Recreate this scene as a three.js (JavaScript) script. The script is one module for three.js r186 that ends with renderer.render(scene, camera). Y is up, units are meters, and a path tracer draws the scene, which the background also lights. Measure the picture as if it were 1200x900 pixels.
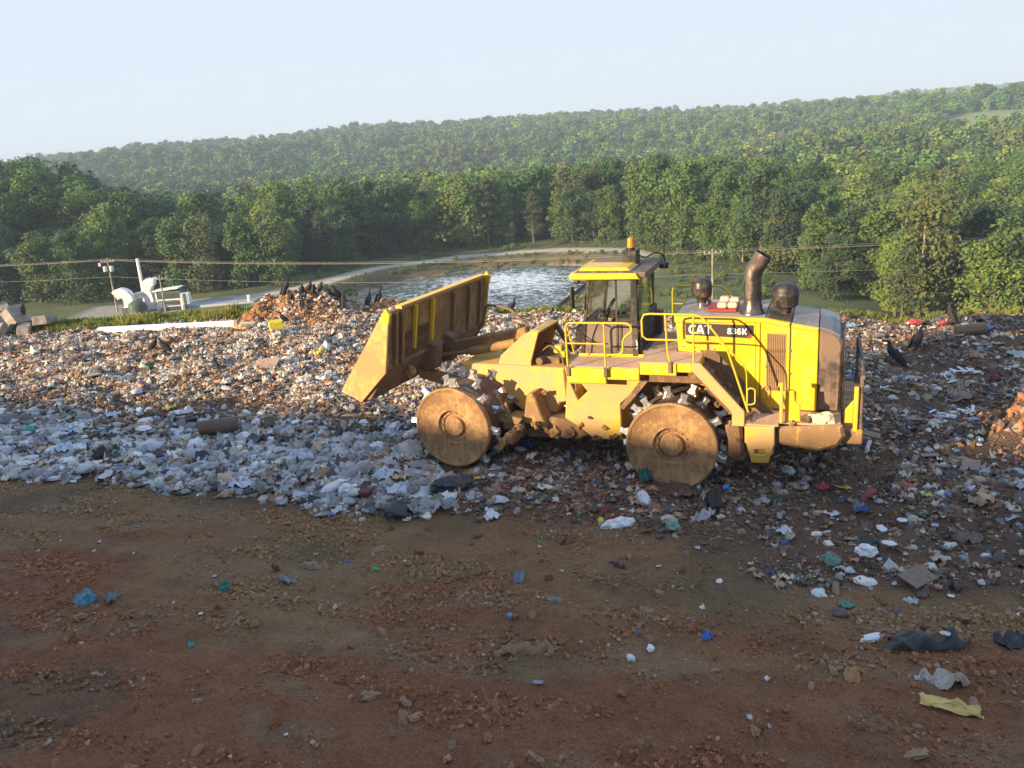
import * as THREE from 'three';
import { RoundedBoxGeometry } from 'three/addons/geometries/RoundedBoxGeometry.js';
import { mergeGeometries, mergeVertices, toCreasedNormals } from 'three/addons/utils/BufferGeometryUtils.js';
import { ImprovedNoise } from 'three/addons/math/ImprovedNoise.js';
import { TextGeometry } from 'three/addons/geometries/TextGeometry.js';
import { FontLoader } from 'three/addons/loaders/FontLoader.js';

// ---------------------------------------------------------------- camera, sky, sun, exposure
const D2R = Math.PI / 180;
const scene = new THREE.Scene();
const camera = new THREE.PerspectiveCamera(48.46, 4 / 3, 0.1, 12000);
camera.position.set(0, 6.9, 0);
camera.rotation.order = 'YXZ';
camera.rotation.set(-16.2 * D2R, 0, -4 * D2R);
const renderer = new THREE.WebGLRenderer({ antialias: true });
renderer.toneMapping = THREE.LinearToneMapping;
renderer.toneMappingExposure = 2.32;
renderer.shadowMap.enabled = true;
{
  const W = 256, H = 128, d = new Float32Array(W * H * 4);
  for (let j = 0; j < H; j++) {
    const el = ((j + 0.5) / H - 0.5) * Math.PI;         // row 0 is the bottom
    const t = Math.pow(Math.max(0, Math.sin(el)), 0.62);
    const lo = [0.378, 0.400, 0.414], hi = [0.195, 0.298, 0.48];
    for (let i = 0; i < W; i++) for (let c = 0; c < 4; c++) d[(j * W + i) * 4 + c] = c === 3 ? 1 : lo[c] + (hi[c] - lo[c]) * t;
  }
  const sky = new THREE.DataTexture(d, W, H, THREE.RGBAFormat, THREE.FloatType);
  sky.mapping = THREE.EquirectangularReflectionMapping; sky.magFilter = THREE.LinearFilter; sky.needsUpdate = true;
  scene.background = sky; scene.environment = sky;
}
const sun = new THREE.DirectionalLight(new THREE.Color(1.0, 0.77, 0.47), 5.0);
sun.position.set(-83, 24.4, 52); sun.target.position.set(0, 0, -20);
sun.position.add(sun.target.position);
sun.castShadow = true; sun.shadow.mapSize.set(4096, 4096);
Object.assign(sun.shadow.camera, { left: -120, right: 120, top: 60, bottom: -60, near: 1, far: 400 });
scene.add(sun, sun.target);
scene.fog = new THREE.FogExp2(new THREE.Color(0.64, 0.80, 1.0), 0.00033);

// ---------------------------------------------------------------- helpers
const rng = s => () => { s |= 0; s = s + 0x6D2B79F5 | 0; let t = Math.imul(s ^ s >>> 15, 1 | s); t = t + Math.imul(t ^ t >>> 7, 61 | t) ^ t; return ((t ^ t >>> 14) >>> 0) / 4294967296; };
const PN = new ImprovedNoise();
const N3 = (x, y, z) => PN.noise(x, y, z);
const N2 = (x, y, s = 0) => PN.noise(x, y, s + 0.37);
const ss = (a, b, t) => { t = Math.min(1, Math.max(0, (t - a) / (b - a))); return t * t * (3 - 2 * t); };
const lerp = (a, b, t) => a + (b - a) * t;
const mix3 = (a, b, t) => [lerp(a[0], b[0], t), lerp(a[1], b[1], t), lerp(a[2], b[2], t)];
const table = (T, x) => { if (x <= T[0][0]) return T[0][1]; for (let i = 1; i < T.length; i++) if (x <= T[i][0]) { const t = (x - T[i - 1][0]) / (T[i][0] - T[i - 1][0]); return lerp(T[i - 1][1], T[i][1], t * t * (3 - 2 * t)); } return T[T.length - 1][1]; };
const used = {};
const numbered = n => { const k = used[n] = (used[n] ?? -1) + 1; return k ? `${n}_${String(k).padStart(3, '0')}` : n; };
function tag(o, label, category, group) { o.userData.label = label; o.userData.category = category; if (group) o.userData.group = group; return o; }
function top(o, name) { o.name = numbered(name); scene.add(o); return o; }
const shadowed = o => { o.traverse(m => { if (m.isMesh) { m.castShadow = m.receiveShadow = true; } }); return o; };
function boxUV(g, s = 1) {                                    // uv in metres, by the way each face points
  if (g.index) g = g.toNonIndexed();
  const p = g.attributes.position, uv = new Float32Array(p.count * 2), a = new THREE.Vector3(), b = new THREE.Vector3(), c = new THREE.Vector3();
  for (let i = 0; i < p.count; i += 3) {
    a.fromBufferAttribute(p, i); b.fromBufferAttribute(p, i + 1); c.fromBufferAttribute(p, i + 2);
    const n = b.clone().sub(a).cross(c.clone().sub(a)); const x = Math.abs(n.x), y = Math.abs(n.y), z = Math.abs(n.z);
    [a, b, c].forEach((v, k) => { const [u, w] = y >= x && y >= z ? [v.x, v.z] : x >= z ? [v.z, v.y] : [v.x, v.y]; uv[(i + k) * 2] = u * s; uv[(i + k) * 2 + 1] = w * s; });
  }
  g.setAttribute('uv', new THREE.BufferAttribute(uv, 2)); return g;
}
const strip = g => { for (const k of Object.keys(g.attributes)) if (!['position', 'normal', 'uv'].includes(k)) g.deleteAttribute(k); return g; };
const join = gs => gs.length === 1 ? boxUV(gs[0]) : mergeGeometries(gs.map(g => strip(boxUV(g))));
const box = (x0, x1, y0, y1, z0, z1, r = 0.02) => { const w = x1 - x0, h = y1 - y0, d = z1 - z0; const g = r ? new RoundedBoxGeometry(w, h, d, 1, Math.min(r, w / 2.1, h / 2.1, d / 2.1)) : new THREE.BoxGeometry(w, h, d); return g.translate((x0 + x1) / 2, (y0 + y1) / 2, (z0 + z1) / 2); };
function prism(pts, z0, z1, bevel = 0.015, holes = []) {
  const s = new THREE.Shape(pts.map(p => new THREE.Vector2(p[0], p[1])));
  for (const h of holes) s.holes.push(new THREE.Path(h.map(p => new THREE.Vector2(p[0], p[1]))));
  const g = new THREE.ExtrudeGeometry(s, { depth: z1 - z0 - 2 * bevel, bevelEnabled: bevel > 0, bevelSize: bevel, bevelThickness: bevel, bevelOffset: -bevel, bevelSegments: 1, curveSegments: 8 });
  return g.translate(0, 0, z0 + bevel);
}
const V = (x, y, z) => new THREE.Vector3(x, y, z);
function tube(pts, r, seg = 0, rad = 6) {
  const path = new THREE.CurvePath(); const P = pts.map(p => V(...p));
  // rounded polyline
  let last = P[0];
  for (let i = 1; i < P.length; i++) {
    if (i < P.length - 1) { const k = Math.min(0.12, P[i].distanceTo(P[i - 1]) / 2.2, P[i].distanceTo(P[i + 1]) / 2.2); const a = P[i].clone().lerp(P[i - 1], k / P[i].distanceTo(P[i - 1])), b = P[i].clone().lerp(P[i + 1], k / P[i].distanceTo(P[i + 1])); path.add(new THREE.LineCurve3(last, a)); path.add(new THREE.QuadraticBezierCurve3(a, P[i], b)); last = b; }
    else path.add(new THREE.LineCurve3(last, P[i]));
  }
  return new THREE.TubeGeometry(path, seg || Math.max(1, P.length * 7), r, rad, false);
}
const cyl = (a, b, r0, r1 = r0, n = 16) => { const A = V(...a), B = V(...b), d = B.clone().sub(A); const g = new THREE.CylinderGeometry(r1, r0, d.length(), n); g.applyQuaternion(new THREE.Quaternion().setFromUnitVectors(V(0, 1, 0), d.clone().normalize())); return g.translate((A.x + B.x) / 2, (A.y + B.y) / 2, (A.z + B.z) / 2); };

// tiling value noise for textures
function tileNoise(n, seed) { const r = rng(seed), a = new Float32Array(n * n).map(() => r()); return (u, v) => { u = ((u % 1) + 1) % 1 * n; v = ((v % 1) + 1) % 1 * n; const i = Math.floor(u) % n, j = Math.floor(v) % n, i1 = (i + 1) % n, j1 = (j + 1) % n; let x = u - Math.floor(u), y = v - Math.floor(v); x = x * x * (3 - 2 * x); y = y * y * (3 - 2 * y); return lerp(lerp(a[j * n + i], a[j * n + i1], x), lerp(a[j1 * n + i], a[j1 * n + i1], x), y); }; }
function fbmTile(ns, amps, seed) { const f = ns.map((n, k) => tileNoise(n, seed + k * 17)); const t = amps.reduce((a, b) => a + b, 0); return (u, v) => { let s = 0; for (let k = 0; k < f.length; k++) s += f[k](u, v) * amps[k]; return s / t; }; }
function tex(n, fn, srgb) {
  const d = new Uint8Array(n * n * 4); const to = c => Math.round(255 * Math.min(1, Math.max(0, srgb ? (c <= 0.0031308 ? 12.92 * c : 1.055 * Math.pow(c, 1 / 2.4) - 0.055) : c)));
  for (let j = 0; j < n; j++) for (let i = 0; i < n; i++) { const c = fn((i + 0.5) / n, (j + 0.5) / n), k = (j * n + i) * 4; if (typeof c === 'number') { d[k] = d[k + 1] = d[k + 2] = to(c); } else { d[k] = to(c[0]); d[k + 1] = to(c[1]); d[k + 2] = to(c[2]); } d[k + 3] = 255; }
  const t = new THREE.DataTexture(d, n, n, THREE.RGBAFormat); t.wrapS = t.wrapT = THREE.RepeatWrapping; t.magFilter = THREE.LinearFilter; t.minFilter = THREE.LinearMipmapLinearFilter; t.generateMipmaps = true; if (srgb) t.colorSpace = THREE.SRGBColorSpace; t.needsUpdate = true; return t;
}
const scaled = (t, s) => { const c = t.clone(); c.repeat.set(s, s); c.needsUpdate = true; return c; };
// worn(): a base coat with patches and specks of a second matter on it
function worn(base, dirt, amount, seed, rough = 0.6, opt = {}) {
  const big = fbmTile([4, 9, 23], [1, 0.8, 0.6], seed), fine = fbmTile([60, 130, 250], [1, 1, 1], seed + 5), streak = tileNoise(64, seed + 9);
  const m = (u, v) => ss(0.62 - amount * 0.6, 0.95 - amount * 0.6, big(u, v) * 0.75 + fine(u, v) * 0.35 + (streak(u, v * 0.06) - 0.5) * 0.12);
  const map = tex(256, (u, v) => { const k = m(u, v), g = 0.9 + 0.2 * fine(u, v); const c = mix3(base, dirt, k); return [c[0] * g, c[1] * g, c[2] * g]; }, true);
  const rm = tex(256, (u, v) => Math.min(1, lerp(rough, 0.95, m(u, v))));
  const bm = tex(256, (u, v) => m(u, v) * 0.5 + fine(u, v) * 0.5);
  return new THREE.MeshStandardMaterial({ map: scaled(map, opt.scale ?? 0.45), roughnessMap: scaled(rm, opt.scale ?? 0.45), roughness: 1, metalness: opt.metal ?? 0, bumpMap: scaled(bm, opt.scale ?? 0.45), bumpScale: opt.bump ?? 0.003 });
}
const plain = (r, g, b, rough = 0.7, metal = 0) => new THREE.MeshStandardMaterial({ color: new THREE.Color().setRGB(r, g, b), roughness: rough, metalness: metal, side: THREE.DoubleSide });

// ---------------------------------------------------------------- the lie of the land
const wOf = (x, z) => -0.347 * x + 0.938 * z + 13.6;            // metres towards the viewer's bank from the foot of the tipping area
const eOf = (x, z) => 0.938 * x + 0.347 * z;
const EDGE = [[-60, 36.4], [-22, 36.2], [-17, 36], [-11, 36.2], [-8, 37.2], [-5.5, 36], [0.8, 33.2], [2, 32.5], [5, 31.1], [11.5, 28.4], [13.7, 27.3], [16.2, 26.7], [30, 26.2], [70, 26]];
const edgeOf = x => table(EDGE, x);
const POND = [[-31, -146], [-27.5, -160], [-19.6, -175], [-5.5, -183], [9, -183], [17.5, -177], [16, -160], [9.3, -140.6], [4, -126], [-3, -114], [-15, -110], [-28, -120], [-32, -133]];
function sdPoly(P, x, y) { let d = 1e9, s = 1; for (let i = 0, j = P.length - 1; i < P.length; j = i++) { const ex = P[j][0] - P[i][0], ey = P[j][1] - P[i][1], wx = x - P[i][0], wy = y - P[i][1]; const t = Math.min(1, Math.max(0, (wx * ex + wy * ey) / (ex * ex + ey * ey))); const bx = wx - ex * t, by = wy - ey * t; d = Math.min(d, bx * bx + by * by); const c1 = y >= P[i][1], c2 = y < P[j][1], c3 = ex * wy > ey * wx; if ((c1 && c2 && c3) || (!c1 && !c2 && !c3)) s = -s; } return s * Math.sqrt(d); }
const footOf = e => table([[-3.5, 0], [0, 1.35], [1.5, 1.35], [3.5, 0.8], [8, 0.8]], e);            // the refuse spills farther down the bank on one side
const REFUSE = (x, z) => { const w = wOf(x, z) - footOf(eOf(x, z)); return ss(0.7, -0.5, w + 0.45 * N2(x * 0.45, z * 0.45, 3) + 0.35 * N2(x * 1.9, z * 1.9, 4)); };
const MOUNDS = [[-8.01, -35.4, 0.85, 1.7], [-10.42, -35.5, 0.45, 0.7], [11.19, -17.23, 0.75, 0.75], [-9.33, -36.10, 0.5, 1.2], [-5.05, -36.43, 0.35, 1.0]];
function valleyH(x, z) {
  const d = sdPoly(POND, x, z);
  let h = -18.3 + 0.5 * N2(x * 0.03, z * 0.03, 8);
  h -= ss(7.5, -1.5, d) * 3.2 + ss(40, 75, x) * 4.5;
  return h;
}
function groundH(x, z) {
  const w = wOf(x, z), e = eOf(x, z), g = REFUSE(x, z);
  let crest = 41.4, h = 0.10 * (Math.sqrt(w * w + 1) + w) / 2 + 0.319 * Math.max(0, w - 8);
  if (w > 36) { const cut = 14.9 + 0.35 * N2(e * 0.05, 2.2) + 0.18 * N2(e * 0.21, 7.1) - 0.34 * Math.max(0, w - crest); h = Math.min(h, cut); }
  h += 0.10 * N2(x * 0.22, z * 0.22, 1);
  let bump = 0.20 * N2(x * 0.55, z * 0.55, 2) + 0.15 * N2(x * 1.6, z * 1.6, 5) + 0.05 * N2(x * 4.1, z * 4.1, 6);
  const nearMachine = Math.min(1, Math.hypot((x - 1.7) / 4.6, (z + 18) / 3.4));
  h += g * (0.14 + bump * (0.45 + 0.55 * nearMachine));
  const dirt = 0.016 * Math.sin(w * 15 + 3 * N2(e * 0.3, w * 0.3, 16)) * ss(2.5, 5, w) * ss(-0.2, 0.3, N2(e * 0.2, w * 0.4, 17)) + 0.05 * N2(e * 0.35, w * 1.3, 9) + 0.035 * N2(e * 0.9, w * 3.4, 10) + 0.035 * N2(x * 3.3, z * 3.3, 11) + 0.03 * N2(e * 5, w * 9, 12) + 0.06 * Math.max(0, N2(x * 0.8, z * 0.8, 13)) * (1 + N2(x * 6, z * 6, 14));
  h += (1 - g) * dirt;
  for (const [mx, mz, mh, mr] of MOUNDS) { const q = Math.hypot(x - mx, (z - mz) * 1.2) / mr; if (q < 2.2) h += mh * Math.exp(-q * q * 1.3) * (1 + 0.35 * N2(x * 2.5, z * 2.5, 15)); }
  const berm = ss(-27, -22, x) * ss(-6, -10, x);
  h += berm * 0.08 * Math.exp(-Math.pow((z + 37.4) / 1.3, 2)) * (1 + 0.5 * N2(x * 0.6, 4));
  const d = -z - edgeOf(x) - berm * 0.7;
  if (d > 0) h -= 0.42 * d * d / (d + 1.5);
  return Math.max(h, z < -60 ? valleyH(x, z) : -30);
}
const RIDGE = [[-40, 0.004], [-31, 0.006], [-26, 0.011], [-20, 0.019], [-16, 0.0235], [-8.5, 0.026], [0, 0.022], [8.5, 0.0205], [14, 0.017], [17, 0.0145], [22, 0.014], [26, 0.0135], [31, 0.012], [40, 0.012]];
function farH(x, z) {
  const r = Math.hypot(x, z), a = Math.atan2(x, -z) / D2R;
  const crest = 6.9 + table(RIDGE, a) * 1300 - 17;
  let h = table([[200, -18], [300, -21], [400, -26], [600, -25 + crest * 0.1], [800, -15 + crest * 0.2], [1000, -6 + crest * 0.5], [1300, crest], [1600, crest - 14], [2000, crest - 30], [4000, -30]], r);
  h += ss(-21, -28, a) * table([[150, 0], [230, 9], [320, 17], [500, 12], [900, 0]], r);
  h += ss(12, 30, a) * table([[150, -4], [260, -6], [400, -1], [600, 8], [900, 10], [1200, 0]], r);
  h += ss(16, 25, a) * table([[1900, 0], [2600, 62], [3200, 20]], r) + ss(-14, -20, a) * table([[1500, 0], [2300, 34], [3000, 10]], r);
  h += ss(250, 600, r) * (9 * N2(x * 0.004, z * 0.004, 21) + 4 * N2(x * 0.013, z * 0.013, 22));
  return h;
}
const landH = (x, z) => { const r = Math.hypot(x, z); if (z > -46 && Math.abs(x) < 80) return groundH(x, z); return r < 205 ? Math.max(groundH(x, z), valleyH(x, z)) : r < 240 ? lerp(valleyH(x, z), farH(x, z), ss(205, 240, r)) : farH(x, z); };

function sheet(xs, zs, hf, cf, uvs) {
  const nx = xs.length, nz = zs.length, p = new Float32Array(nx * nz * 3), c = new Float32Array(nx * nz * 3), uv = new Float32Array(nx * nz * 2), idx = new Uint32Array((nx - 1) * (nz - 1) * 6);
  let k = 0;
  for (let j = 0; j < nz; j++) for (let i = 0; i < nx; i++, k++) {
    const x = xs[i], z = zs[j]; p[k * 3] = x; p[k * 3 + 1] = hf(x, z); p[k * 3 + 2] = z; const q = cf(x, z); c[k * 3] = q[0]; c[k * 3 + 1] = q[1]; c[k * 3 + 2] = q[2]; uv[k * 2] = x * uvs; uv[k * 2 + 1] = z * uvs;
  }
  k = 0; for (let j = 0; j < nz - 1; j++) for (let i = 0; i < nx - 1; i++) { const a = j * nx + i, b = a + 1, d = a + nx, e = d + 1; idx[k++] = a; idx[k++] = d; idx[k++] = b; idx[k++] = b; idx[k++] = d; idx[k++] = e; }
  const g = new THREE.BufferGeometry(); g.setAttribute('position', new THREE.BufferAttribute(p, 3)); g.setAttribute('color', new THREE.BufferAttribute(c, 3)); g.setAttribute('uv', new THREE.BufferAttribute(uv, 2)); g.setIndex(new THREE.BufferAttribute(idx, 1)); g.computeVertexNormals(); return g;
}
function graded(a, b, f0, f1, step, grow) { const m = []; for (let v = f0; v <= f1 + 1e-6; v += step) m.push(v); let s = step, v = f1; while (v < b) { s *= grow; v += s; m.push(Math.min(v, b)); } const l = []; s = step; v = f0; while (v > a) { s *= grow; v -= s; l.push(Math.max(v, a)); } return [...l.reverse(), ...m]; }

const soilN = fbmTile([6, 14, 40, 110, 300], [1, 0.9, 0.8, 0.8, 0.7], 31), soilG = fbmTile([90, 200, 420], [1, 1, 1], 77);
const soilMap = tex(1024, (u, v) => { const n = soilN(u, v), g = soilG(u, v); const s = 0.45 + 0.75 * n + 0.35 * (g - 0.5); const pale = ss(0.68, 0.8, soilG(u + 0.31, v + 0.17)) * 0.5; return [Math.min(1, s * (1 + pale * 0.5)), Math.min(1, s * (0.98 + pale * 0.55)), Math.min(1, s * (0.95 + pale * 0.6))]; }, true);
const soilBump = tex(1024, (u, v) => 0.55 * soilN(u, v) + 0.45 * soilG(u, v));
const soilMat = new THREE.MeshStandardMaterial({ vertexColors: true, map: soilMap, bumpMap: soilBump, bumpScale: 0.14, roughness: 0.97 });
const RED = [0.25, 0.099, 0.041], BROWN = [0.262, 0.148, 0.064], GREYB = [0.262, 0.163, 0.092], TIP = [0.15, 0.09, 0.055], ORANGE = [0.46, 0.22, 0.095], TURF = [0.10, 0.13, 0.03];
function groundC(x, z) {
  const w = wOf(x, z), e = eOf(x, z), g = REFUSE(x, z);
  const n = N2(x * 0.35, z * 0.35, 30), n2 = N2(e * 0.5, w * 1.4, 31), n3 = N2(x * 2.2, z * 2.2, 32);
  let c = mix3(RED, BROWN, ss(-0.35, 0.4, n * 0.8 + n2 * 0.5 + ss(6.5, 1.5, w) * 0.9 - 0.45));
  c = mix3(c, GREYB, 0.55 * ss(0.1, 0.5, n2 + 0.5 * n3));
  c = mix3(c, [0.10, 0.085, 0.045], 0.5 * ss(0.15, 0.5, N2(x * 0.5 + 9, z * 0.5, 33)));
  const or = ss(-0.1, 0.35, N2(x * 0.28, z * 0.28, 34) + 0.4 * n3 + ss(-11, -19, w) * 0.55 - 0.15) * ss(-4, -9, w) * ss(8, 2, x);
  let t = mix3(TIP, ORANGE, or);
  t = mix3(t, [0.2, 0.1, 0.055], 0.6 * ss(0.1, 0.5, N2(x * 0.8, z * 0.8, 35)));
  c = mix3(c, t, g);
  const turf = ss(-0.6, 0.6, (-z - edgeOf(x)) + 0.8 * n3);
  return mix3(c, mix3(TURF, [0.14, 0.15, 0.035], n3 + 0.5), turf);
}
{
  const g = sheet(graded(-110, 80, -24, 20.5, 0.1, 1.07), graded(-64, 62, -39.5, -5.5, 0.1, 1.07), groundH, groundC, 1 / 3.7);
  const m = top(new THREE.Mesh(g, soilMat), 'ground'); m.userData.kind = 'structure';
}
const ground = scene.getObjectByName('ground');
// valley floor with the pond's basin, banks and perimeter road
function valleyC(x, z) {
  const d = sdPoly(POND, x, z) + 0.7 * N2(x * 0.2, z * 0.2, 40), n = N2(x * 0.12, z * 0.12, 41), n2 = N2(x * 0.5, z * 0.5, 42);
  const grass = mix3(mix3([0.06, 0.10, 0.03], [0.14, 0.17, 0.045], n + n2 * 0.5 + 0.5), [0.22, 0.13, 0.06], ss(0.25, 0.6, n2) * 0.6);
  const shore = [0.50, 0.36, 0.26], bank = mix3([0.16, 0.11, 0.05], [0.11, 0.11, 0.035], n2 + 0.5), road = [0.60, 0.51, 0.40];
  let c = grass;
  c = mix3(c, road, ss(13.2, 12.4, d) * ss(7.2, 8, d));
  if (d < 7.6) c = mix3(mix3(shore, bank, ss(1.6, 2.4, d)), road, ss(7.2, 7.6, d));
  const rd = sdPoly([[-34, -160], [-58, -146], [-58, -151], [-36, -166]], x, z); c = mix3(c, road, ss(0.8, -0.4, rd));
  const pad = sdPoly([[-76, -158], [-50, -158], [-48, -148], [-76, -146]], x, z); c = mix3(c, [0.36, 0.34, 0.31], ss(0.5, -0.5, pad));
  return c;
}
{
  const xs = [], zs = []; for (let x = -130; x <= 130; x += 1.5) xs.push(x); for (let z = -232; z <= -58; z += 1.5) zs.push(z);
  const g = sheet(xs, zs, (x, z) => landH(x, z) - 0.3 * ss(-66, -60, z), valleyC, 1 / 5);
  top(new THREE.Mesh(g, soilMat), 'valley_floor').userData.kind = 'structure';
}
{
  // rolling wooded country out to the horizon
  const rs = []; for (let r = 120; r < 5200; r *= 1.035) rs.push(r);
  const as = []; for (let a = -44; a <= 44; a += 0.7) as.push(a * D2R); for (let a = 49; a < 316; a += 5) as.push(a * D2R); as.push(316 * D2R);
  const nx = as.length, p = [], c = [], idx = [];
  rs.forEach((r, j) => as.forEach((a, i) => { const x = r * Math.sin(a), z = -r * Math.cos(a); const inV = Math.abs(x) < 132 && z > -234; let h = landH(x, z) - (inV ? 4 : 0.2); if (Math.abs(a) > 44 * D2R && z > -120) h = Math.min(h, -12); p.push(x, h, z); const n = N2(x * 0.01, z * 0.01, 50); let q = mix3([0.035, 0.05, 0.018], [0.06, 0.08, 0.025], n + 0.5); if (r > 480 && r < 940 && a > 25 * D2R && a < 36 * D2R) q = [0.16, 0.2, 0.06]; c.push(...q); }));
  for (let j = 0; j < rs.length - 1; j++) for (let i = 0; i < nx - 1; i++) { const a = j * nx + i, b = a + 1, d = a + nx, e = d + 1; idx.push(a, b, d, b, e, d); }
  const g = new THREE.BufferGeometry(); g.setAttribute('position', new THREE.Float32BufferAttribute(p, 3)); g.setAttribute('color', new THREE.Float32BufferAttribute(c, 3)); g.setIndex(idx); g.computeVertexNormals();
  top(new THREE.Mesh(g, new THREE.MeshStandardMaterial({ vertexColors: true, roughness: 1 })), 'hills').userData.kind = 'structure';
}
{
  // pond water: ripples in relief, drifts of froth whipped up by the aerators
  const s = new THREE.Shape(POND.map(p => new THREE.Vector2(p[0], -p[1])));
  const g = new THREE.ShapeGeometry(s); g.rotateX(-Math.PI / 2);
  const p = g.attributes.position, uv = new Float32Array(p.count * 2); for (let i = 0; i < p.count; i++) { uv[i * 2] = (p.getX(i) + 40) / 80; uv[i * 2 + 1] = (-p.getZ(i) - 108) / 80; } g.setAttribute('uv', new THREE.BufferAttribute(uv, 2));
  const f1 = fbmTile([10, 24, 60], [1, 0.8, 0.7], 91), f2 = fbmTile([70, 150, 300], [1, 1, 0.8], 93);
  const blob = (u, v, a, b, ra, rb) => Math.exp(-Math.pow((u - a) / ra, 2) - Math.pow((v - b) / rb, 2));
  const froth = (u, v) => { const k = blob(u, v, 0.27, 0.36, 0.16, 0.2) + blob(u, v, 0.5, 0.72, 0.17, 0.16) + 0.4 * blob(u, v, 0.58, 0.45, 0.12, 0.22); return ss(0.50, 0.80, f2(u, v) * 0.75 + f1(u, v) * 0.25 + k * 0.3) * Math.min(1, 0.22 + 1.1 * k); };
  const map = tex(1024, (u, v) => { const n = f1(u * 1.3, v), k = froth(u, v); return mix3(mix3([0.04, 0.065, 0.055], [0.09, 0.13, 0.13], n), [0.62, 0.66, 0.68], k); }, true);
  const rm = tex(1024, (u, v) => lerp(0.08, 0.8, froth(u, v)));
  const bm = tex(1024, (u, v) => 0.5 * f1(u, v) + 0.5 * f2(u, v * 1.0));
  for (const t of [map, rm, bm]) t.wrapS = t.wrapT = THREE.ClampToEdgeWrapping;
  const m = top(new THREE.Mesh(g, new THREE.MeshPhysicalMaterial({ map, roughnessMap: rm, roughness: 1, bumpMap: bm, bumpScale: 0.7, ior: 1.33 })), 'pond_water'); m.position.y = -20.2; m.userData.kind = 'structure';
}
// ---------------------------------------------------------------- trees
function leafMesh(n, H, shapeFn, size, seed, hue) {
  const r = rng(seed), pos = new Float32Array(n * 12), col = new Float32Array(n * 12), idx = new Uint32Array(n * 6);
  const a = V(), b = V(), c = V(), nn = V();
  for (let i = 0; i < n; i++) {
    const { p, out, tint } = shapeFn(r);
    nn.set(r() - 0.5, r() - 0.35, r() - 0.5).normalize().multiplyScalar(0.9).add(out).normalize();
    a.set(r() - 0.5, r() - 0.5, r() - 0.5).cross(nn).normalize(); b.crossVectors(nn, a);
    const s = size * (0.55 + 0.9 * r()), w = s * (0.55 + 0.4 * r());
    const q = [[-s, 0, 0], [0, -w, 0.25 * s], [s, 0, 0.1 * s], [0, w, 0.25 * s]];
    q.forEach(([u, v, k], j) => { c.copy(p).addScaledVector(a, u * 0.5).addScaledVector(b, v * 0.5).addScaledVector(nn, k * 0.5); c.toArray(pos, i * 12 + j * 3); });
    const leafTone = (0.8 + 0.4 * r()) * tint, leafWarm = r(), leafBlue = r();      // each leaf's own chance hue, the same all over the crown
    for (let j = 0; j < 4; j++) { col[i * 12 + j * 3] = hue[0] * leafTone * (0.85 + 0.35 * leafWarm); col[i * 12 + j * 3 + 1] = hue[1] * leafTone; col[i * 12 + j * 3 + 2] = hue[2] * leafTone * (0.8 + 0.4 * leafBlue); }
    idx.set([i * 4, i * 4 + 1, i * 4 + 2, i * 4, i * 4 + 2, i * 4 + 3], i * 6);
  }
  const g = new THREE.BufferGeometry(); g.setAttribute('position', new THREE.BufferAttribute(pos, 3)); g.setAttribute('color', new THREE.BufferAttribute(col, 3)); g.setIndex(new THREE.BufferAttribute(idx, 1)); g.computeVertexNormals(); return g;
}
function lobed(H, kind, seed) {
  const r = rng(seed), lobes = [];
  const n = kind === 'pine' ? 26 : kind === 'poplar' ? 30 : 34;
  for (let i = 0; i < n; i++) {
    const t = kind === 'pine' ? 0.30 + 0.68 * r() : kind === 'poplar' ? 0.03 + 0.93 * r() : 0.04 + 0.92 * Math.pow(r(), 0.8) ;
    const prof = kind === 'pine' ? 0.20 * Math.pow(1 - (t - 0.30) / 0.72, 0.7) : kind === 'poplar' ? 0.17 * Math.sin(Math.PI * Math.min(1, 0.15 + t * 0.85)) + 0.02 : 0.23 * Math.pow(Math.sin(Math.PI * Math.min(0.97, 0.12 + t * 0.82)), 0.7);
    const a = r() * 6.283, q = Math.sqrt(r()) * prof * H;
    lobes.push({ c: V(Math.cos(a) * q, t * H, Math.sin(a) * q), r: H * (kind === 'pine' ? 0.05 + 0.05 * r() : 0.07 + 0.075 * r()), tint: 0.92 + 0.16 * r(), fl: kind === 'pine' ? 0.5 : 0.85 });
  }
  return rr => {
    const L = lobes[Math.floor(rr() * lobes.length)], o = V(rr() * 2 - 1, rr() * 2 - 1, rr() * 2 - 1); if (o.lengthSq() > 1 || o.lengthSq() < 1e-4) o.normalize(); o.normalize();
    const d = 0.7 + 0.45 * rr() - 0.35 * rr() * rr(), w = 1 + 0.25 * N3(o.x * 2 + L.c.x, o.y * 2, o.z * 2);
    return { p: V(L.c.x + o.x * L.r * d * w, Math.max(0.02 * H, L.c.y + o.y * L.r * d * w * L.fl), L.c.z + o.z * L.r * d * w), out: o.multiplyScalar(1.1), tint: L.tint };
  };
}
function trunkMesh(H, kind, seed) {
  const r = rng(seed), gs = [cyl([0, -1, 0], [0.1 * r(), H * 0.55, 0.1], H * 0.016, H * 0.010, 7), cyl([0.05, H * 0.55, 0.1], [0.2 * r(), H * 0.93, 0.1], H * 0.010, H * 0.003, 6)];
  for (let i = 0; i < 9; i++) { const y = H * (kind === 'pine' ? 0.42 + 0.5 * r() : 0.2 + 0.6 * r()), a = r() * 6.283, l = H * (0.08 + 0.12 * r()); gs.push(cyl([0, y, 0], [Math.cos(a) * l, y + l * (kind === 'pine' ? 0.15 : 0.7), Math.sin(a) * l], H * 0.005, H * 0.0015, 5)); }
  return mergeGeometries(gs.map(g => strip(g.toNonIndexed())));
}
const leafMat = new THREE.MeshPhysicalMaterial({ vertexColors: true, roughness: 0.9, transmission: 0.3, thickness: 0, side: THREE.DoubleSide });
const leafTints = [[0.7, 0.78, 0.85], [1, 1, 1], [1.28, 1.2, 1.0]].map(c => { const m = leafMat.clone(); m.color.setRGB(...c); return m; });
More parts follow.
